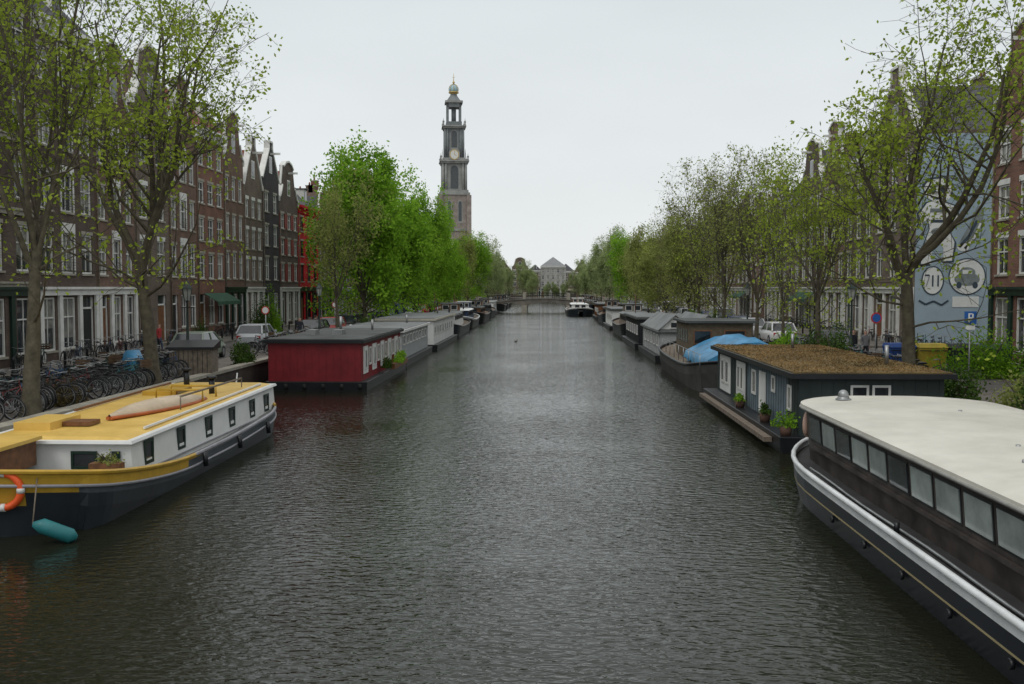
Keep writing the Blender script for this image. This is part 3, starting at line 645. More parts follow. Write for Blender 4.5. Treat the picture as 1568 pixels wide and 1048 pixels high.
def rope(b,p0,p1,sag=0.2,r=0.015):
    p0=Vector(p0);p1=Vector(p1); b.tube([p0.lerp(p1,t/8)-Vector((0,0,sag*math.sin(math.pi*t/8))) for t in range(9)],r,5,M('rope_tan',(0.25,0.2,0.13),0.9))
yel=M('yellow_paint',(0.62,0.40,0.08),0.5,0.14,1.2,col2=(0.70,0.47,0.12)); yel2=M('ochre_paint',(0.46,0.28,0.03),0.5,0.2,1.5); hgrey=M('hull_blue_black',(0.022,0.028,0.034),0.4,0.3,0.8); lg=M('hull_grey_line',(0.26,0.26,0.28),0.5,0.15)
bwhite=M('boat_white',(0.68,0.69,0.67),0.4,0.10,0.8); teal=M('teal_plastic',(0.02,0.16,0.17),0.5,0.2); hside=M('hull_slate_side',(0.06,0.07,0.08),0.45,0.25,0.8)
e=empty('houseboat_barge'); b=MB()
def zd(y):
    a_=max(0,(25.5-y)/6.5); c_=max(0,(y-28)/8.5)
    return 0.62+0.75*min(1,a_)**1.6+0.38*c_**1.6
ym=lambda y: yel2 if (y<25.6 or y>34.2) else lg
edR,edL=hull(b,-13.9,-9.15,19.0,36.6,zd,[0,0.07,0.24,0.42,0.7,-1],[ym,lambda y: yel2 if (y<25 or y>35) else hside,lambda y: yel2 if y<19.75 else hside,lambda y: yel2 if y<19.12 else hgrey,hgrey],M('grey_deck',(0.16,0.16,0.15),0.8,0.2),e0=1.7,e1=4.2,p0=0.45,p1=0.55,n=60)
b.build('hull',parent=e)
b=MB()
for ed in(edR,edL):
    for lo,hi,mt in((18,25.6,yel2),(25.5,34.3,lg),(34.2,40,yel2)):
        q=[(x,y,z+0.01) for x,y,z in ed if lo<=y<=hi]; b.tube(q,0.055,6,mt)
b.tube([(x+0.015,y,z-0.27) for x,y,z in edR],0.035,6,lg)
x0,x1,y0,y1=-13.3,-9.55,22.6,34.8
def rz(y): return 1.38+0.14*(y-22.6)/12
b.hexa([(x0,y0,0.5),(x1,y0,0.5),(x1,y1,0.5),(x0,y1,0.5),(x0+0.1,y0+0.05,rz(y0)),(x1-0.08,y0+0.05,rz(y0)),(x1-0.08,y1,rz(y1)),(x0+0.1,y1,rz(y1))],bwhite)
b.hexa([(x0-0.02,y0-0.12,rz(y0)),(x1+0.03,y0-0.12,rz(y0)),(x1+0.03,y1+0.1,rz(y1)),(x0-0.02,y1+0.1,rz(y1)),(x0,y0-0.1,rz(y0)+0.07),(x1,y0-0.1,rz(y0)+0.07),(x1,y1+0.08,rz(y1)+0.07),(x0,y1+0.08,rz(y1)+0.07)],bwhite)
b.hexa([(x0+0.12,y0+0.05,rz(y0)+0.07),(x1-0.14,y0+0.05,rz(y0)+0.07),(x1-0.14,y1-0.1,rz(y1)+0.07),(x0+0.12,y1-0.1,rz(y1)+0.07),(x0+0.5,y0+0.15,rz(y0)+0.14),(x1-0.5,y0+0.15,rz(y0)+0.14),(x1-0.5,y1-0.3,rz(y1)+0.14),(x0+0.5,y1-0.3,rz(y1)+0.14)],yel)
for k,yw in enumerate([23.6,25.75,27.9,30.0,32.1,33.75]):
    zc=1.05; winx(b,x1-0.045,1,yw-0.27,yw+0.27,zc-0.30,zc+0.29,dgreen,glass,0.08)
b.box(x1-0.01,x1+0.03,22.7,34.7,0.62,0.66,lg)
for xc,wd in((-12.9,0.3),(-10.7,0.62),(-9.95,0.2)): winy(b,y0+0.01,xc-wd/2,xc+wd/2,0.78,1.2,dgreen,glass,0.06)
b.cyl((-12.0,22.55,1.1),(-12.0,22.5,1.1),0.12,0.12,12,metal)
b.build('cabin',parent=e,bevel=0.015)
b=MB()
b.box(-13.7,-11.75,20.6,22.45,0.9,1.5,wood); b.box(-13.85,-11.6,20.45,22.45,1.5,1.58,yel)
for xx in(-13.3,-12.8,-12.3): winy(b,20.6,xx,xx+0.42,1.0,1.42,wood,glass,0.05)
b.box(-12.9,-12.0,23.6,25.2,1.5,1.72,yel); b.box(-13.0,-11.3,24.2,24.8,1.56,1.66,wood)
b.box(-12.6,-11.6,30.6,32.2,1.55,1.75,yel2); winx(b,-11.6,1,30.8,32.0,1.57,1.73,wood,glass,0.03)
b.beam((-13.0,27,1.6),(-13.0,34,1.68),0.08,0.06,wood); b.beam((-9.85,24,1.55),(-9.85,34,1.66),0.05,0.05,bwhite)
b.cyl((-10.6,31.2,1.55),(-10.6,31.2,2.1),0.09,0.09,10,black); b.cyl((-10.6,31.2,2.1),(-10.6,31.2,2.18),0.16,0.16,10,black)
b.cyl((-12.1,33.1,1.6),(-12.1,33.1,2.2),0.1,0.09,10,black); b.cyl((-12.1,33.1,2.2),(-12.1,33.1,2.28),0.17,0.15,10,black)
for yy in(29.2,30.4): b.tube([(-11.6,yy,1.6),(-11.6,yy,1.95),(-10.2,yy,1.95),(-10.2,yy,1.6)],0.035,6,yel2)
b.tube([(-10.2,yy,1.95) for yy in(27.4,33)],0.03,6,greywood)
for yy in(27.4,33): b.tube([(-10.2,yy,1.5),(-10.2,yy,1.95)],0.02,6,greywood)
for yy in(35.2,35.8): b.cyl((-11.5-0.3*(yy>35.5),yy,0.9),(-11.5-0.3*(yy>35.5),yy,1.35),0.08,0.08,8,black)
b.tube([(-11.5,36.4,1.0),(-11.5,36.7,1.8)],0.03,6,white)
buoy(b,(-10.72,19.15,0.98),(0.15,-1,0),0.34)
b.tube([(-9.95,18.8,0.40),(-9.8,18.85,0.36),(-9.3,19.0,0.12),(-9.2,19.05,0.08)],[0.05,0.15,0.15,0.05],10,teal); b.tube([(-9.95,18.8,0.40),(-10.1,19.3,1.2)],0.015,5,greywood)
for yy in(26,29,32): b.tube([(-9.05,yy,0.62),(-9.02,yy,0.25)],0.07,8,black)
rope(b,(-11.5,36.2,1.2),(-14.4,39.5,1.35)); rope(b,(-12.5,19.3,1.45),(-14.4,18,1.35))
b.build('fittings',parent=e)
b=MB(); rings=[]
cr_=M('canoe_cream',(0.52,0.42,0.30),0.5,0.15); cr2=M('canoe_orange',(0.38,0.10,0.03),0.5,0.2)
for i in range(13):
    t=i/12; yy=25.2+4.6*t; wv=0.42*max(0.04,math.sin(math.pi*t))**0.7; hh=0.30*max(0.1,math.sin(math.pi*t))**0.5
    cxx=-11.25+0.9*t
    rings.append([(cxx-wv,yy,1.62),(cxx-wv*0.95,yy,1.62+hh*0.35),(cxx-wv*0.6,yy,1.62+hh*0.85),(cxx,yy,1.62+hh),(cxx+wv*0.6,yy,1.62+hh*0.85),(cxx+wv*0.95,yy,1.62+hh*0.35),(cxx+wv,yy,1.62)])
b.loft(rings,cr_,True,closed=False)
for sg in(0,-1): b.tube([r[sg] for r in rings],0.05,6,cr2)
b.build('dinghy',parent=e)
shrub('planter_shrub',(-9.95,22.1,1.0),(0.35,0.3,0.3),260,lf_ol,0.07,1); shrub('planter_shrub',(-12.5,19.9,1.25),(0.5,0.3,0.4),500,lf_dk,0.08,2)
b=MB(); b.box(-10.3,-9.6,21.95,22.25,0.78,1.02,wood); b.build('planter_box')

def hb(name,X0,X1,Y0,Y1,zt_,wall,roofm,fascia,side,wins,front=None,base=0.45,pont=black,over=0.2,fr=white,inner=0.35):
    e=empty(name); b=MB(); sg=side; cabX0=X0+(inner if sg<0 else 0.1); cabX1=X1-(inner if sg>0 else 0.1)
    b.hexa([(X0+0.1,Y0+0.1,-0.6),(X1-0.1,Y0+0.1,-0.6),(X1-0.1,Y1-0.1,-0.6),(X0+0.1,Y1-0.1,-0.6),(X0,Y0,base),(X1,Y0,base),(X1,Y1,base),(X0,Y1,base)],pont); b.build('pontoon',parent=e,bevel=0.03)
    b=MB(); b.box(cabX0,cabX1,Y0+0.25,Y1-0.25,base,zt_,wall)
    X=cabX1 if sg>0 else cabX0; y=Y0+0.3
    while y<Y1-0.3: b.box(X-0.012,X+0.012,y,y+0.03,base+0.01,zt_-0.01,wall); y+=0.35
    x=cabX0
    while x<cabX1: b.box(x,x+0.03,Y0+0.238,Y0+0.262,base+0.01,zt_-0.01,wall); x+=0.35
    for (ya,yb,za,zb2,kind) in wins:
        if kind=='p': b.box(min(X,X+sg*0.03),max(X,X+sg*0.03),ya,yb,za,zb2,bwhite)
        elif kind=='d': winx(b,X+sg*0.013,sg,ya,yb,za,zb2,fr,bwhite,0.08)
        elif kind=='q': winx(b,X+sg*0.03,sg,ya,yb,za,zb2,fr,glass,0.08)
        else:
            winx(b,X+sg*0.013,sg,ya,yb,za,zb2,fr,glass if kind=='w' else glass2,0.08)
    for (xa,xb,za,zb2) in (front or []): winy(b,Y0+0.236,xa,xb,za,zb2,fr,glass,0.07)
    b.build('cabin',parent=e)
    b=MB(); b.box(cabX0-over,cabX1+over,Y0+0.25-over,Y1-0.25+over,zt_+0.002,zt_+0.16,fascia); b.box(cabX0-over+0.1,cabX1+over-0.1,Y0+0.35-over,Y1-0.35+over,zt_+0.162,zt_+0.2,roofm)
    b.cyl(((X0+X1)/2+0.8,Y1-2.5,zt_+0.2),((X0+X1)/2+0.8,Y1-2.5,zt_+0.8),0.07,0.07,8,metal)
    b.build('roof',parent=e)
    return e
felt=M('roof_felt',(0.07,0.077,0.074),0.85,0.4,0.5); gfelt=M('roof_grey',(0.17,0.18,0.18),0.8,0.3,0.6)
redp=M('red_boards',(0.20,0.014,0.02),0.5,0.2,1.5)
w_=[]
for k in range(5):
    ya=48.3+2.5*k; w_.append((ya,ya+1.25,0.75,2.1,'p')); w_.append((ya+0.3,ya+0.85,0.95,1.95,'q')); 
    w_.append((ya+1.45,ya+2.15,1.1,2.0,'c'))
e=hb('red_houseboat',-13.5,-8.55,47.4,61.0,2.3,redp,felt,black,1,w_,front=None)
b=MB()
for xx in(-12.6,-11.2): b.box(xx,xx+0.5,52,53,2.5,2.75,metal)
b.cyl((-12,58,2.4),(-12,58,3.3),0.08,0.08,8,metal); b.box(-8.6,-8.35,55,60,0.45,0.75,wood)
for k in range(6): b.tube([(-13.4+0.9*k,47.42,0.35),(-13.4+0.9*k,47.42,0.1)],0.09,8,rubber)
b.build('roof_vents',parent=e)
shrub('planter_shrub',(-8.45,57.5,0.7),(0.35,2.0,0.7),900,lf_gr,0.12,3); shrub('planter_shrub',(-8.5,53,0.7),(0.3,0.8,0.6),400,lf_dk,0.12,3)
hb('grey_houseboat',-13.6,-8.7,62.2,76.5,2.15,M('pale_grey_boards',(0.36,0.38,0.38),0.6,0.15),gfelt,bwhite,1,[(62.6+1.6*k,62.6+1.6*k+1.2,1.3,1.95,'w') for k in range(8)],front=[(-12,-11,1.2,1.9),(-10.5,-9.6,1.2,1.9)])
hb('white_houseboat',-13.4,-8.5,78.3,96,2.35,bwhite,gfelt,offwhite,1,[(79+2.0*k,79+2.0*k+1.1,1.2,1.9,'w') for k in range(8)],front=[(-12,-11,1.2,1.9),(-10.5,-9.6,1.2,1.9)])
def barge(name,X0,X1,Y0,Y1,hullm,cabm,roofm,zc=1.7,zdk=0.9,cab=(0.25,0.8),wheel=True,gl=None,stripe=None):
    e=empty(name); b=MB(); Ln=Y1-Y0
    z_=lambda y: zdk+0.55*(abs((y-(Y0+Y1)/2)/(Ln/2)))**3
    eR,eL=hull(b,X0,X1,Y0,Y1,z_,[0,0.15,0.5,-1],[stripe or hullm,hullm,hullm],greywood,e0=3.0,e1=3.5)
    for ed in(eR,eL): b.tube([(x,y,z) for x,y,z in ed],0.07,6,stripe or black)
    b.build('hull',parent=e); b=MB()
    ya,yb=Y0+Ln*cab[0],Y0+Ln*cab[1]; xa,xb=X0+0.7,X1-0.7
    b.hexa([(xa,ya,zdk-0.2),(xb,ya,zdk-0.2),(xb,yb,zdk-0.2),(xa,yb,zdk-0.2),(xa+0.15,ya,zc),(xb-0.15,ya,zc),(xb-0.15,yb,zc),(xa+0.15,yb,zc)],cabm)
    b.hexa([(xa,ya-0.15,zc+.002),(xb,ya-0.15,zc+.002),(xb,yb+0.15,zc+.002),(xa,yb+0.15,zc+.002),(xa+0.4,ya,zc+0.15),(xb-0.4,ya,zc+0.15),(xb-0.4,yb,zc+0.15),(xa+0.4,yb,zc+0.15)],roofm)
    y=ya+0.6
    while y<yb-1.2:
        for X,sg in((xb-0.06,1),(xa+0.06,-1)): winx(b,X,sg,y,y+0.8,zc-0.62,zc-0.15,black,gl or glass,0.05)
        y+=1.7
    winy(b,ya-0.01,(xa+xb)/2-0.9,(xa+xb)/2-0.2,zc-0.6,zc-0.12,black,glass); winy(b,ya-0.01,(xa+xb)/2+0.2,(xa+xb)/2+0.9,zc-0.6,zc-0.12,black,glass)
    if wheel:
        b.box(xa+0.6,xb-0.6,yb+0.2,yb+2.2,zdk-0.1,zc+0.9,wood if hullm is not black else cabm); b.box(xa+0.45,xb-0.45,yb+0.05,yb+2.35,zc+0.9,zc+1.0,roofm)
        winy(b,yb+0.2,xa+0.75,(xa+xb)/2-0.1,zc+0.2,zc+0.8,white,glass); winy(b,yb+0.2,(xa+xb)/2+0.1,xb-0.75,zc+0.2,zc+0.8,white,glass)
        b.tube([(xa+1,ya+0.5,zc),(xa+1,ya+0.5,zc+2.2)],[0.04,0.025],6,wood)
    b.cyl((xb-0.8,ya+1.5,zc),(xb-0.8,ya+1.5,zc+0.7),0.08,0.08,8,black)
    b.build('cabin',parent=e); return e
barge('canal_barge',-13.2,-8.6,98,117,hgrey,bwhite,gfelt,2.2,0.9)
barge('canal_barge',-13.0,-8.8,119,136,black,M('navy_paint',(0.02,0.04,0.09),0.4,0.2),bwhite,2.1,1.0,stripe=bwhite)
barge('canal_barge',-13.0,-8.6,139,158,black,wood,felt,2.0,1.0)
barge('canal_barge',-13.0,-8.8,161,180,hgrey,black,felt,2.0,1.0)
hb('white_houseboat',-13.4,-9.2,182,194,2.3,bwhite,gfelt,bwhite,1,[(183+2*k,184.2+2*k,1.2,1.9,'w') for k in range(5)])

grb=M('dark_green_boards',(0.025,0.038,0.036),0.55,0.2,1.0); sedum=M('sedum_roof',(0.10,0.065,0.03),0.95,0.35,1.4,1.0,14,col2=(0.20,0.14,0.05))
bluegrey=M('blue_grey_boards',(0.13,0.17,0.20),0.6,0.15)
e=hb('green_houseboat',7.05,12.1,30.0,44.6,2.25,grb,sedum,black,-1,
 [(31.0,31.5,1.15,1.95,'c'),(33.2,33.7,1.5,2.05,'w'),(34.6,35.6,0.55,2.05,'d'),(36.2,36.9,1.1,2.0,'c'),(38.2,39.9,0.6,2.1,'p'),(38.45,39.0,1.0,1.95,'q'),(39.1,39.65,1.0,1.95,'q'),(41.2,43.6,0.6,2.1,'p'),(41.5,42.3,0.95,1.95,'q'),(42.5,43.3,0.95,1.95,'q')],
 front=[(9.2,9.75,1.55,2.05),(9.85,10.4,1.55,2.05)],base=0.5,over=0.28,inner=0.6)
b=MB(); b.box(7.645,7.655,31.6,37.8,0.51,2.24,bluegrey)
b.box(6.8,7.05,31,44,0.2,0.35,greywood); b.tube([(11.2,33,2.45),(11.2,33,3.1)],0.07,8,metal)
b.build('side_cladding',parent=e)
rng=np.random.default_rng(4); P=np.stack([rng.uniform(7.5,12.1,9000),rng.uniform(30.1,44.5,9000),2.45+rng.random(9000)*0.03],1)
V=leafquads(P,0.07,rng); me=quadmesh('sedum',V,np.arange(len(V)).reshape(-1,4),np.zeros(len(V)//4),[leafmat('sedum_leaves',(0.10,0.075,0.035),(0.34,0.22,0.10),0.2,0.5)])
o=put(me,'sedum_tufts',0,0,0,1,0); o.parent=e
for c_,s_,l_ in(((7.3,30.3,0.75),(0.4,0.4,0.55),lf_gr),((7.35,33.4,0.75),(0.25,0.4,0.4),lf_dk),((7.3,37.4,0.75),(0.2,0.5,0.3),lf_gr)): shrub('potted_plant',c_,s_,450,l_,0.09,5)
pot=M('pot_brown',(0.10,0.055,0.04),0.8)
for c_ in((7.3,30.3),(7.35,33.4),(7.3,37.4)):
    b=MB(); b.cyl((c_[0],c_[1],0.5),(c_[0],c_[1],0.78),0.15,0.20,12,pot); b.build('flower_pot')
e=empty('long_houseboat_barge'); b=MB()
hullb=M('hull_black_gloss',(0.009,0.012,0.018),0.3,0.3,0.6,spec=0.4); wst=M('gunwale_white',(0.62,0.64,0.64),0.4,0.2,0.8)
deckb=M('deck_dark',(0.032,0.030,0.030),0.7,0.3,1.5)
z_=lambda y: 0.92+0.22*max(0,(y-20)/7.5)**2
eR,eL=hull(b,5.75,11.6,2.0,27.4,z_,[0,0.19,0.44,0.48,-1],[wst,hullb,M('yellow_line',(0.4,0.33,0.18),0.5,0.1),hullb],deckb,e0=3,e1=5.2,p1=0.62,deckdrop=0.14)
b.build('hull',parent=e)
b=MB()
for ed in(eL,eR): b.tube([(x,y,z) for x,y,z in ed],0.06,8,wst)
for yy in(10.5,12.3,14.2,16.1,18,20): b.cyl((5.80,yy,0.34),(5.74,yy,0.34),0.07,0.07,12,black)
b.build('gunwale',parent=e)
def plan(x0,x1,y0,y1,r0,r1,k=8):
    pts=[]
    for cx,cy,r,a0 in((x1-r0,y0+r0,r0,-90),(x1-r1,y1-r1,r1,0),(x0+r1,y1-r1,r1,90),(x0+r0,y0+r0,r0,180)):
        for i in range(k+1):
            a_=math.radians(a0+90*i/k); pts.append((cx+r*math.cos(a_),cy+r*math.sin(a_)))
    return pts
b=MB(); rust=M('cabin_dark_steel',(0.038,0.034,0.033),0.5,0.45,1.6,col2=(0.075,0.062,0.055)); croof=M('cream_roof',(0.56,0.54,0.47),0.6,0.12,0.7,col2=(0.65,0.63,0.56))
P0=plan(6.42,10.7,3.2,25.6,0.4,1.7); P1=plan(6.30,10.8,3.1,25.7,0.4,1.75)
b.loft([[(x,y,0.72) for x,y in P0],[(x,y,2.08) for x,y in P1]],rust)
y=4.2; k=0; gpale=M('pale_window_glass',(0.26,0.30,0.285),0.10,0.35,0.9,spec=0.7)
def wxs(z): return 6.42-0.12*(z-0.72)/1.36
while y<23:
    gl=glass if k in(15,17) or k==12 else gpale
    za,zb2=1.36,1.97
    for m_,d,t in((black,0.01,0.0),(gl,0.025,0.045)):
        b.hexa([(wxs(za+t)-d,y+t,za+t),(wxs(za+t)-d,y+1.0-t,za+t),(wxs(za+t)+0.0,y+1.0-t,za+t),(wxs(za+t),y+t,za+t),(wxs(zb2-t)-d,y+t,zb2-t),(wxs(zb2-t)-d,y+1.0-t,zb2-t),(wxs(zb2-t),y+1.0-t,zb2-t),(wxs(zb2-t),y+t,zb2-t)],m_)
    y+=1.1; k+=1
b.box(6.30,6.36,4,23.6,1.2,1.27,rust)
b.build('cabin',parent=e)
b=MB(); Q0=plan(6.18,10.92,3.0,25.85,0.4,1.85)
def shr(P,s,cx=8.55,cy=14.4): return [(cx+(x-cx)*s,cy+(y-cy)*(1-(1-s)*0.18)) for x,y in P]
b.loft([[(x,y,2.085) for x,y in Q0],[(x,y,2.19) for x,y in Q0]],croof)
rr=[[(x,y,z) for x,y in shr(Q0,s)] for s,z in((1,2.19),(0.97,2.215),(0.7,2.27),(0.35,2.31),(0.05,2.32))]
b.loft(rr,croof,True); b.poly(rr[-1],croof,True)
b.tube([(x,y,2.10) for x,y in Q0+Q0[:1]],0.035,6,M('roof_trim_grey',(0.25,0.25,0.23),0.6))
b.build('roof',parent=e)
b=MB(); b.cyl((7.2,24.2,2.24),(7.2,24.2,2.36),0.14,0.14,14,metal); b.sphere((7.2,24.2,2.40),0.13,metal); b.ring((7.2,24.2,2.3),0.17,0.02,(0,0,1),16,5,metal)
for x,y in((8.0,17),(9,21.8),(7.4,15.5)): b.cyl((x,y,2.26),(x,y,2.34),0.04,0.04,10,metal)
b.ring((6.52,24.75,1.62),0.27,0.07,(-0.85,0.5,0),24,8,M('buoy_faded',(0.50,0.33,0.26),0.6,0.15)); 
for yy in(12,17): b.tube([(6.0,yy,0.8),(6.0,yy,1.0)],0.05,8,black)
b.tube([(6.1+0.03*math.sin(k),8+k,0.83) for k in range(16)],0.03,6,metal)
b.tube([(7.2,26.2,0.95),(7.2,26.2,1.3)],0.07,8,black); b.tube([(9.4,26.2,0.95),(9.4,26.2,1.3)],0.07,8,black)
rope(b,(9.4,26.2,1.25),(12.8,29,1.35))
b.build('fittings',parent=e)
e=barge('work_barge',7.0,12.0,46.2,64.5,M('hull_rust_grey',(0.06,0.06,0.056),0.7,0.4,0.8),greywood,felt,1.4,1.05,cab=(0.2,0.42),wheel=False)
b=MB(); b.box(8.0,11.6,56,61,0.9,3.0,M('timber_deckhouse',(0.11,0.085,0.055),0.8,0.35,4)); b.box(7.8,11.8,55.8,61.2,3.0,3.12,felt); winy(b,56,8.3,9.3,1.8,2.6,wood,glass); winy(b,56,10,11.2,1.8,2.6,wood,glass)
for k in range(5): b.box(7.98,8.0,56.3+k,56.9+k,1.9,2.6,glass)
tarp=M('blue_tarpaulin',(0.04,0.20,0.37),0.45,0.35,1.5,0.8,4)
rings=[]; rt=random.Random(5)
for i in range(16):
    t=i/15; yy=47.3+7.6*t; s_=0.2*math.sin(4*t*3.14)
    rings.append([(7.6,yy,1.05+0.2*rt.random()),(7.7,yy,1.55+0.2*s_),(8.4+0.2*rt.random(),yy,2.0+0.5*s_),(9.3,yy,2.3+s_+0.08*rt.random()),(10.1,yy,2.4+s_),(10.9,yy,2.05+0.5*s_+0.08*rt.random()),(11.5,yy,1.5),(11.5,yy,1.1)])
b.loft(rings,tarp,True,closed=False); b.poly(rings[0][::-1],tarp); b.poly(rings[-1],tarp)
for k in range(9): b.cyl((7.35,47.5+1.9*k,1.0),(7.35,47.5+1.9*k,1.8),0.02,0.02,5,metal)
b.tube([(7.35,47.5+1.9*k,1.8) for k in range(9)],0.015,5,metal)
b.box(8.6,9.6,62,63.2,1.0,1.7,wood)
b.build('deckhouse_and_tarpaulin',parent=e)
e=hb('shed_houseboat',7.3,12.0,66.5,78.5,2.0,M('pale_grey_planks',(0.34,0.35,0.35),0.7,0.2,1.2),gfelt,gfelt,-1,[(67.5+2*k,68.6+2*k,1.0,1.8,'w') for k in range(5)])
b=MB(); 
for xa,xb in((7.6,9.7),(9.75,11.9)):
    xm=(xa+xb)/2; b.poly([(xa,66.6,2.2),(xb,66.6,2.2),(xm,66.6,3.1)],bwhite)
    b.poly([(xa-0.1,66.4,2.15),(xm,66.4,3.15),(xm,77.5,3.15),(xa-0.1,77.5,2.15)],gfelt); b.poly([(xm,66.4,3.15),(xb+0.1,66.4,2.15),(xb+0.1,77.5,2.15),(xm,77.5,3.15)],gfelt)
winy(b,66.58,8.3,9.0,2.25,2.7,white,glass); b.build('gable_roofs',parent=e)
hb('dark_houseboat',7.2,12.0,80.5,94,2.4,black,gfelt,felt,-1,[(81.5+2*k,82.6+2*k,1.1,1.9,'w') for k in range(6)],front=[(8.5,9.3,1.2,1.9),(10,10.8,1.2,1.9)])
barge('canal_barge',7.4,12,96,114,black,greywood,gfelt,2.2,1.1)
hb('white_houseboat',7.5,12.0,117,130,2.3,bwhite,gfelt,felt,-1,[(118+2*k,119.2+2*k,1.1,1.8,'w') for k in range(5)])
barge('canal_barge',7.6,12,133,150,hgrey,wood,felt,2.1,1.1); hb('dark_houseboat',7.8,12.0,153,166,2.3,wood,gfelt,felt,-1,[(154+2*k,155.2+2*k,1.1,1.8,'w') for k in range(5)])
barge('tour_boat',3.8,8.4,172,190,hgrey,bwhite,bwhite,2.0,0.9,cab=(0.12,0.85),wheel=True,stripe=bwhite)
for y in(214,232,250): 
    barge('canal_barge',-13,-8.8,y,y+15,black,R.choice([wood,bwhite]),felt,2.1,1.0); barge('canal_barge',8.4,12.3,y,y+15,hgrey,R.choice([wood,bwhite]),gfelt,2.1,1.0)

# ------------------------------------------------------------------ cars
def car(name,X,Y,rot,colr,van=False):
    paint=M('car_paint_'+colr[0],colr[1],0.3,0.05,spec=0.6); b=MB(); rings=[]
    secs=[(-2.15,0.62,0.35,0.60),(-2.05,0.78,0.22,0.78),(-1.5,0.87,0.2,0.88),(-0.6,0.88,0.2,0.93),(0.8,0.88,0.2,0.95),(1.7,0.86,0.2,0.95),(2.05,0.8,0.24,0.9),(2.15,0.66,0.36,0.72)]
    for y,hw,z0,z1 in secs:
        zm=(z0+z1)/2
        rings.append([(-hw*0.92,y,z0),(-hw,y,z0+0.12),(-hw,y,zm+0.05),(-hw*0.93,y,z1-0.04),(-hw*0.7,y,z1),(hw*0.7,y,z1),(hw*0.93,y,z1-0.04),(hw,y,zm+0.05),(hw,y,z0+0.12),(hw*0.92,y,z0)])
    b.loft(rings,paint,True); b.poly(rings[0][::-1],paint); b.poly(rings[-1],paint)
    h=1.95 if van else 1.46; f=-1.7 if van else -1.15; bk=2.08 if van else 1.95
    tf=f+(0.45 if van else 0.75); tb_=bk-(0.1 if van else 0.5)
    lo=[(-0.8,f,0.9),(0.8,f,0.9),(0.8,bk,0.9),(-0.8,bk,0.9)]; hi=[(-0.66,tf,h-0.05),(0.66,tf,h-0.05),(0.66,tb_,h-0.05),(-0.66,tb_,h-0.05)]
    b.hexa(lo+hi,glass); b.hexa([(x*1.02,y,z) for x,y,z in hi]+[(x*0.9,y+(0.1 if y<0 else -0.1),h) for x,y,z in hi],paint)
    for sx in(-1,1):
        for a_,c_ in((lo[0],hi[0]),(lo[3],hi[3])): b.beam((sx*abs(a_[0]),a_[1],a_[2]),(sx*abs(c_[0])*1.01,c_[1],c_[2]),0.08,0.08,paint)
        b.beam((sx*0.81,0.35,0.9),(sx*0.68,0.35,h-0.05),0.05,0.09,paint)
        if van: b.hexa([(sx*0.80,0.5,0.9),(sx*0.83,0.5,0.9),(sx*0.83,bk,0.9),(sx*0.80,bk,0.9),(sx*0.665,0.5,h-.05),(sx*0.69,0.5,h-.05),(sx*0.69,tb_,h-.05),(sx*0.665,tb_,h-.05)],paint)
        for y in(-1.35,1.35): b.cyl((sx*0.70,y,0.31),(sx*0.895,y,0.31),0.31,0.31,18,rubber); b.cyl((sx*0.89,y,0.31),(sx*0.905,y,0.31),0.19,0.17,12,metal)
        b.sphere((sx*0.6,-2.08,0.62),0.13,bwhite,(1.3,0.5,0.7),8,6); b.box(sx*0.6-0.14,sx*0.6+0.14,2.07,2.13,0.62,0.8,M('tail_light',(0.35,0.01,0.01),0.3))
        b.box(sx*0.95-0.07,sx*0.95+0.07,-0.95,-0.85,0.92,1.05,paint)
    b.box(-0.26,0.26,-2.17,-2.14,0.42,0.53,M('number_plate',(0.6,0.45,0.05),0.5))
    return b.build(name,(X,Y,QZ+0.008),rot)
C={'silver':('silver',(0.38,0.40,0.41)),'black':('black',(0.015,0.015,0.018)),'white':('white',(0.6,0.6,0.6)),'green':('green',(0.17,0.21,0.16)),'blue':('blue',(0.03,0.06,0.13)),'red':('red',(0.3,0.02,0.02)),'grey':('grey',(0.12,0.125,0.13))}
def rot_(): return R.choice([0,math.pi])+R.uniform(-0.03,0.03)
car('parked_car',-18.3,52,rot_(),C['green']); car('parked_car',-18.4,63,rot_(),C['silver'])
for i,y in enumerate((71,77,84,90,97,103,110,118,126,134,142,150,160,170,180)):
    car('parked_van' if i in(6,11) else 'parked_car',-16.7,y,rot_(),C[R.choice(['silver','black','white','blue','grey','red','black'])],van=i in(6,11))
for i,y in enumerate((56,68,76,82,89,96,104,112,121,130,139,148,158,168,178)):
    car('parked_van' if i in(4,9) else 'parked_car',15.7,y,rot_(),C[R.choice(['silver','black','white','blue','grey','grey','blue'])],van=i in(4,9))
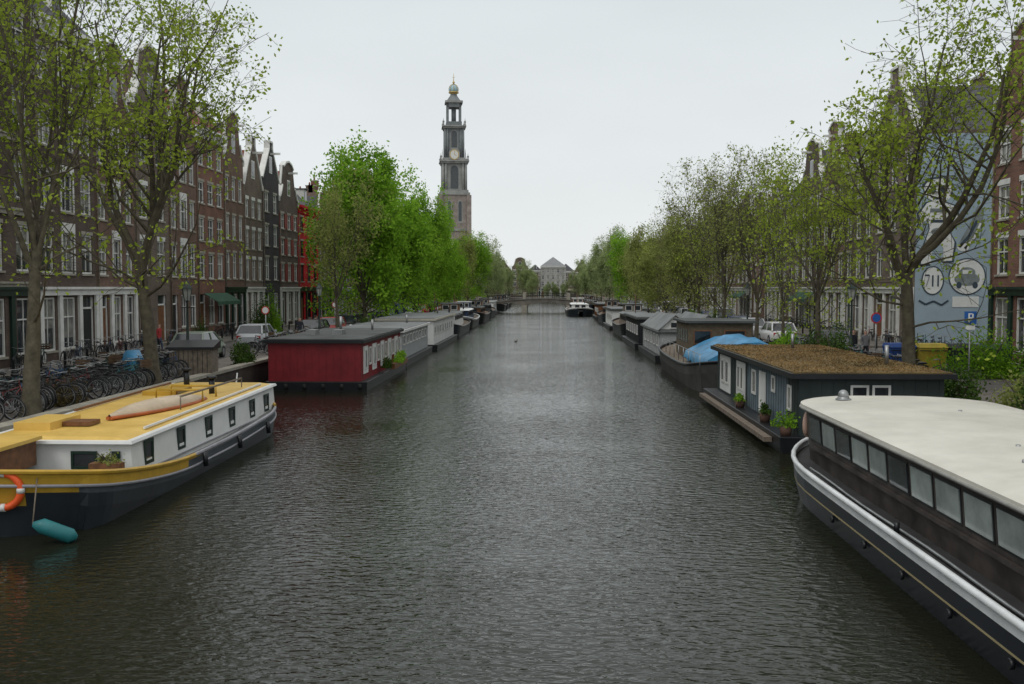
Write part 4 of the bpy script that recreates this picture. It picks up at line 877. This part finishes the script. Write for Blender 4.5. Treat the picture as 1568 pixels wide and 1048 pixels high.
# ------------------------------------------------------------------ bicycles
def bike(colr,crate=False):
    b=MB(); fm=M('bike_paint_'+colr[0],colr[1],0.4,0.1); r=0.34
    for y in(-0.53,0.53):
        b.ring((0,y,r),r,0.022,(1,0,0),22,5,rubber); b.ring((0,y,r),r-0.03,0.01,(1,0,0),18,4,metal); b.cyl((-0.05,y,r),(0.05,y,r),0.025,0.025,6,metal)
        for k in range(8): a_=k*math.pi/8; b.tube([(0,y+math.cos(a_)*0.31,r+math.sin(a_)*0.31),(0,y-math.cos(a_)*0.31,r-math.sin(a_)*0.31)],0.003,3,metal)
        b.ring((0,y,r),r+0.04,0.02,(1,0,0),10,4,black,0.2,2.6)
    T=lambda pts,rr=0.017,m_=fm: b.tube(pts,rr,6,m_)
    T([(0,0.02,0.30),(0,0.19,0.85)]); T([(0,0.02,0.30),(0,-0.36,0.80)]); T([(0,0.14,0.68),(0,-0.37,0.86)]); T([(0,-0.35,0.92),(0,-0.53,r)]); T([(0,0.53,r),(0,0.02,0.30)],0.012); T([(0,0.53,r),(0,0.15,0.72)],0.012)
    T([(0,-0.35,0.92),(0,-0.33,1.06)]); T([(-0.29,-0.12,1.05),(-0.2,-0.3,1.08),(0,-0.34,1.06),(0.2,-0.3,1.08),(0.29,-0.12,1.05)],0.013,metal)
    b.sphere((0,0.23,0.92),0.13,black,(0.75,1.1,0.35),8,6)
    for sx in(-1,1): T([(sx*0.06,0.3,0.72),(sx*0.06,0.75,0.72),(sx*0.03,0.53,r)],0.009,black); T([(0,0.02,0.3),(sx*0.09,0.02+sx*0.14,0.3)],0.012,metal); b.box(sx*0.12-0.045,sx*0.12+0.045,0.02+sx*0.14-0.03,0.02+sx*0.14+0.03,0.28,0.31,black)
    b.ring((0,0.02,0.3),0.09,0.012,(1,0,0),12,4,metal)
    if crate:
        for z in(0.85,0.95,1.05):
            for p_,q_ in(((-.2,-.85),(.2,-.85)),((.2,-.85),(.2,-.5)),((.2,-.5),(-.2,-.5)),((-.2,-.5),(-.2,-.85))): b.beam((p_[0],p_[1],z),(q_[0],q_[1],z),0.02,0.06,crate)
    return b.build('bicycle')
bs_=[bike(('black',(0.02,0.02,0.022))),bike(('blue',(0.02,0.06,0.13))),bike(('darkgreen',(0.02,0.05,0.035)),M('wicker_brown',(0.09,0.055,0.03),0.9)),bike(('teal',(0.04,0.14,0.15))),bike(('grey',(0.22,0.22,0.23))),bike(('red',(0.16,0.03,0.03)))]
for o in bs_: o.location=(-16,41+bs_.index(o)*0.5,QZ+0.01); o.rotation_euler=(0.0,0.1,math.radians(90)+R.uniform(-.2,.2))
def bikes(X,y0,y1,step,ang=90):
    y=y0
    while y<y1:
        if R.random()<0.9: inst(R.choice([bs_[0]]*5+bs_),'bicycle',(X+R.uniform(-.25,.25),y,QZ+0.01),(0,R.uniform(-0.16,0.16),math.radians(ang+R.choice([0,180]))+R.uniform(-.35,.35)))
        y+=step*R.uniform(0.6,1.4)
bikes(-15.8,24,41,0.42); bikes(-17.8,26,46,0.42); bikes(-23.6,44,60,0.8,5); bikes(-15.8,55,70,0.6); bikes(-23.8,62,90,1.2,5); bikes(14.3,38,60,0.7); bikes(22.3,52,100,1.5,5)
# ------------------------------------------------------------------ street furniture
def lamp(X,Y,z=QZ+0.005):
    b=MB(); g=M('lamp_green_iron',(0.015,0.028,0.022),0.5)
    b.tube([(0,0,0),(0,0,0.1),(0,0,0.12),(0,0,0.9),(0,0,0.95),(0,0,1.05),(0,0,3.1),(0,0,3.2)],[0.2,0.2,0.13,0.10,0.13,0.07,0.045,0.08],10,g)
    b.beam((-0.3,0,2.9),(0.3,0,2.9),0.04,0.04,g)
    lg_=M('lantern_glass',(0.35,0.36,0.33),0.15)
    def rg_(r,z): return [(r*math.cos(math.pi/3*k),r*math.sin(math.pi/3*k),z) for k in range(6)]
    b.loft([rg_(0.13,3.2),rg_(0.22,3.72)],lg_); b.loft([rg_(0.27,3.72),rg_(0.25,3.76),rg_(0.12,3.95),rg_(0.10,4.02),rg_(0.02,4.1),rg_(0.02,4.25)],g)
    for k in range(6): a_=math.pi/3*k; b.beam((0.135*math.cos(a_),0.135*math.sin(a_),3.2),(0.225*math.cos(a_),0.225*math.sin(a_),3.72),0.02,0.02,g)
    b.build('street_lamp',(X,Y,z))
for X,Y in((-16.0,44),(-16,70),(-16,95),(-16,125),(-16,160),(14.9,49),(14.9,74),(14.9,100),(14.9,130)): lamp(X,Y)
def psign(X,Y):
    b=MB(); bl=M('sign_blue',(0.01,0.09,0.33),0.4); b.cyl((0,0,0),(0,0,2.95),0.03,0.03,8,metal)
    b.box(-0.21,0.21,-0.05,-0.03,2.5,2.95,bl); 
    for x0,x1,z0,z1 in((-0.08,-0.03,2.56,2.88),(-0.03,0.06,2.84,2.88),(-0.03,0.06,2.70,2.74),(0.05,0.10,2.72,2.86)): b.box(x0,x1,-0.056,-0.05,z0,z1,bwhite)
    b.box(-0.16,0.16,-0.05,-0.03,2.3,2.45,bwhite); b.build('parking_sign',(X,Y,QZ))
psign(15.0,35.7)
def rsign(X,Y,c):
    b=MB(); b.cyl((0,0,0),(0,0,2.6),0.03,0.03,8,metal); b.tube([(0,-0.05,2.4),(0,-0.03,2.4)],0.25,20,M('sign_red',(0.45,0.02,0.02),0.4)); b.tube([(0,-0.06,2.4),(0,-0.051,2.4)],0.19,20,c); b.build('traffic_sign',(X,Y,QZ))
rsign(-17.0,60,bwhite); rsign(15.1,46,M('sign_blue',(0.01,0.09,0.33))); rsign(-17,80,bwhite)
def bin_(X,Y,c,name='waste_container'):
    b=MB(); b.hexa([(-0.5,-0.35,0.12),(0.5,-0.35,0.12),(0.5,0.35,0.12),(-0.5,0.35,0.12),(-0.6,-0.42,1.1),(0.6,-0.42,1.1),(0.6,0.42,1.1),(-0.6,0.42,1.1)],c)
    b.hexa([(-0.63,-0.46,1.1),(0.63,-0.46,1.1),(0.63,0.44,1.1),(-0.63,0.44,1.1),(-0.55,-0.3,1.28),(0.55,-0.3,1.28),(0.55,0.4,1.28),(-0.55,0.4,1.28)],c)
    for sx in(-0.42,0.42):
        for sy in(-0.28,0.28): b.cyl((sx-0.03,sy,0.07),(sx+0.03,sy,0.07),0.07,0.07,10,rubber)
    b.box(-0.66,0.66,-0.48,-0.45,0.95,1.0,black); b.build(name,(X,Y,QZ+0.004),R.uniform(-.2,.2),bevel=0.03)
bin_(16.0,45.5,M('bin_blue',(0.015,0.05,0.19),0.6)); bin_(17.3,45.2,M('bin_yellow',(0.34,0.26,0.03),0.6)); bin_(18.6,45,M('bin_dark',(0.03,0.035,0.035),0.6)); bin_(19.9,44.6,M('bin_green',(0.02,0.06,0.03),0.6))
b=MB(); rings=[]
for i in range(8):
    t=i/7; y=-1.1+2.2*t; h=0.95+0.25*math.sin(math.pi*t); rings.append([(-0.42,y,0.25),(-0.45,y,0.7),(-0.25,y,h),(0.25,y,h+0.03),(0.45,y,0.7),(0.42,y,0.25)])
b.loft(rings,tarp,True,closed=False); b.poly(rings[0],tarp); b.poly(rings[-1],tarp)
for sx in(-0.46,0.46): b.ring((sx,-0.6,0.3),0.28,0.025,(1,0,0),16,5,rubber)
b.ring((0,1.2,0.33),0.32,0.025,(1,0,0),18,5,rubber); b.build('covered_cargo_bike',(-17.0,40.4,QZ),0.5)
b=MB(); b.box(-0.9,0.9,-0.6,0.6,0,1.15,greywood); b.hexa([(-1,-0.7,1.15),(1,-0.7,1.15),(1,0.7,1.15),(-1,0.7,1.15),(-1,-0.7,1.25),(1,-0.7,1.25),(1,0.7,1.5),(-1,0.7,1.5)],black)
for k in range(9): b.box(-0.9+0.2*k,-0.885+0.2*k,-0.615,-0.6,0.02,1.13,black)
b.build('wooden_storage_box',(-15.2,42.5,QZ),0.1)
shrub('round_shrub',(-15.6,31.5,QZ),(0.8,0.8,0.9),2200,leafmat('shrub_brown',(0.05,0.04,0.02),(0.14,0.11,0.05),0.3,2),0.09,9)
b=MB()
for k in range(40):
    for X in(-21.8,20.4): b.tube([(X,40+2.2*k,QZ),(X,40+2.2*k,QZ+0.8),(X,40+2.2*k,QZ+0.9)],[0.07,0.06,0.09],8,black)
b.build('row_of_bollards')
for c_,s_,n_,l_ in (((13.9,27.5,QZ),(1.1,2.0,1.6),2600,lf_dk),((14.8,31,QZ),(1.3,1.6,1.3),2400,lf_ol),((13.6,33,QZ),(0.7,1.6,1.4),1600,lf_dk),((13.6,47,QZ),(0.8,2.2,1.9),2400,lf_dk),((13.8,51,QZ),(0.8,2.0,1.6),2400,lf_dk),((13.7,57,QZ),(0.8,2.6,1.5),2400,lf_gr),
   ((18.4,42,QZ),(2.6,0.7,2.0),4200,lf_gr),((21.5,42,QZ),(2.4,0.7,2.1),4000,lf_dk),((-14.9,48.5,QZ),(0.6,1.5,1.1),1500,lf_dk),((-21.9,76,QZ),(0.9,1.5,3.0),3000,lf_dk),((-21.9,79.5,QZ),(0.8,1.2,3.8),3000,lf_gr),((-21.7,62,QZ),(0.7,1,1.8),1500,lf_dk),((-15,58,QZ),(0.5,1.2,0.9),1000,lf_gr),((13.6,80,QZ),(0.8,3,1.8),2400,lf_dk),((13.6,92,QZ),(0.8,3,1.8),2400,lf_gr),((-14.8,82,QZ),(0.7,3,1.5),2400,lf_dk),((17.5,29,QZ),(1.5,1.5,1.7),2400,leafmat('leaves_red',(0.05,0.012,0.01),(0.12,0.03,0.02)))): shrub('quay_shrub',c_,s_,n_,l_,0.13,7)
# ------------------------------------------------------------------ people
skin=M('skin',(0.45,0.27,0.2),0.6,0.05)
def person(X,Y,rot,top,trou,hair,h=1.74):
    V=[];E=[];Rd=[]
    def ad(p,r,par=None):
        V.append(p);Rd.append(r)
        if par is not None:E.append((par,len(V)-1))
        return len(V)-1
    pel=ad((0,0,0.95),0.15); wa=ad((0,0,1.1),0.13,pel); ch=ad((0,0,1.32),0.16,wa); nk=ad((0,0,1.48),0.065,ch); hd0=ad((0,-0.01,1.58),0.085,nk); hd=ad((0,-0.01,1.67),0.095,hd0); ad((0,0,1.74),0.06,hd)
    for sx,st in((-1,0.16),(1,-0.16)):
        hp=ad((sx*0.09,0,0.88),0.10,pel); kn=ad((sx*0.10,st*0.55-0.02,0.48),0.065,hp); an=ad((sx*0.10,st,0.09),0.042,kn); ad((sx*0.11,st-0.15,0.04),0.035,an)
        sh=ad((sx*0.19,0,1.40),0.07,ch); el=ad((sx*0.25,st*-0.2+0.02,1.12),0.045,sh); wr=ad((sx*0.25,-st*0.6-0.05,0.88),0.03,el); pm=ad((sx*0.25,-st*0.7-0.06,0.81),0.034,wr)
        for k in range(4): ad((sx*0.25,-st*0.7-0.09+k*0.02,0.73+0.006*abs(k-1)),0.009,pm)
        ad((sx*0.225,-st*0.7-0.1,0.79),0.01,wr)
    me=bpy.data.meshes.new('person'); me.from_pydata(V,E,[]); o=bpy.data.objects.new('person_tmp',me); COL.objects.link(o)
    md=o.modifiers.new('skin','SKIN')
    for i,sv in enumerate(me.skin_vertices[0].data): sv.radius=(Rd[i]*(1.15 if i in(1,2) else 1),Rd[i]*(0.75 if i in (0,1,2) else 1)); sv.use_root=(i==0)
    o.modifiers.new('sub','SUBSURF').levels=2; o.modifiers['sub'].render_levels=2
    dg=bpy.context.evaluated_depsgraph_get(); m2=bpy.data.meshes.new_from_object(o.evaluated_get(dg)); bpy.data.objects.remove(o)
    m2.materials.clear()
    for m_ in(trou,top,skin,hair,black): m2.materials.append(m_)
    for p_ in m2.polygons:
        c_=p_.center; p_.use_smooth=True
        k=0 if c_.z<0.93 else 1
        if c_.z<0.87 and abs(c_.x)>0.205: k=2
        elif abs(c_.x)>0.19: k=1
        if c_.z<0.09:k=4
        if c_.z>1.49: k=2
        if c_.z>1.70 or (c_.z>1.56 and c_.y>0.02): k=3
        p_.material_index=k
    o=bpy.data.objects.new('person',m2); COL.objects.link(o); o.location=(X,Y,QZ+0.006); o.rotation_euler=(0,0,rot); s=h/1.78; o.scale=(s,s,s)
    b=MB()
    b.sphere((0,-0.105,1.645),0.018,skin,(0.8,1,1.5),6,5)
    for sx in(-1,1): b.sphere((sx*0.032,-0.092,1.675),0.011,black,n=6,k=4); b.sphere((sx*0.093,0,1.65),0.025,skin,(0.4,0.8,1.2),6,5)
    b.box(-0.025,0.025,-0.1,-0.09,1.595,1.603,M('lips',(0.3,0.1,0.08))); b.build('face',parent=o)
dark=M('dark_cloth',(0.02,0.022,0.03),0.9); jean=M('denim',(0.05,0.07,0.12),0.9); grey_=M('grey_cloth',(0.16,0.16,0.17),0.9); brn=M('brown_hair',(0.05,0.03,0.02),0.8)
person(15.2,49.6,0.4,dark,jean,brn); person(16.0,50.3,0.2,grey_,dark,brn,1.68); person(-17.2,74,3.0,grey_,jean,brn); person(-16.9,68,0.2,dark,dark,brn); person(-22.4,57,1.4,M('red_cloth',(0.3,0.03,0.03),0.9),jean,brn,1.7)
b=MB(); b.sphere((0,0,0.07),0.16,M('duck_feathers',(0.09,0.07,0.05),0.9),(0.7,1.25,0.6)); b.tube([(0,-0.14,0.1),(0,-0.2,0.2),(0,-0.22,0.25)],[0.05,0.035,0.03],8,dgreen); b.sphere((0,-0.24,0.28),0.05,dgreen,(0.85,1.15,1)); b.tube([(0,-0.28,0.27),(0,-0.35,0.26)],[0.022,0.012],6,M('beak_yellow',(0.4,0.28,0.04))); b.tube([(0,0.16,0.1),(0,0.26,0.16)],[0.06,0.01],6,M('duck_feathers',(0.09,0.07,0.05)))
o=b.build('duck',(-2.7,91,0),1.2); o.scale=(0.7,0.7,0.7)
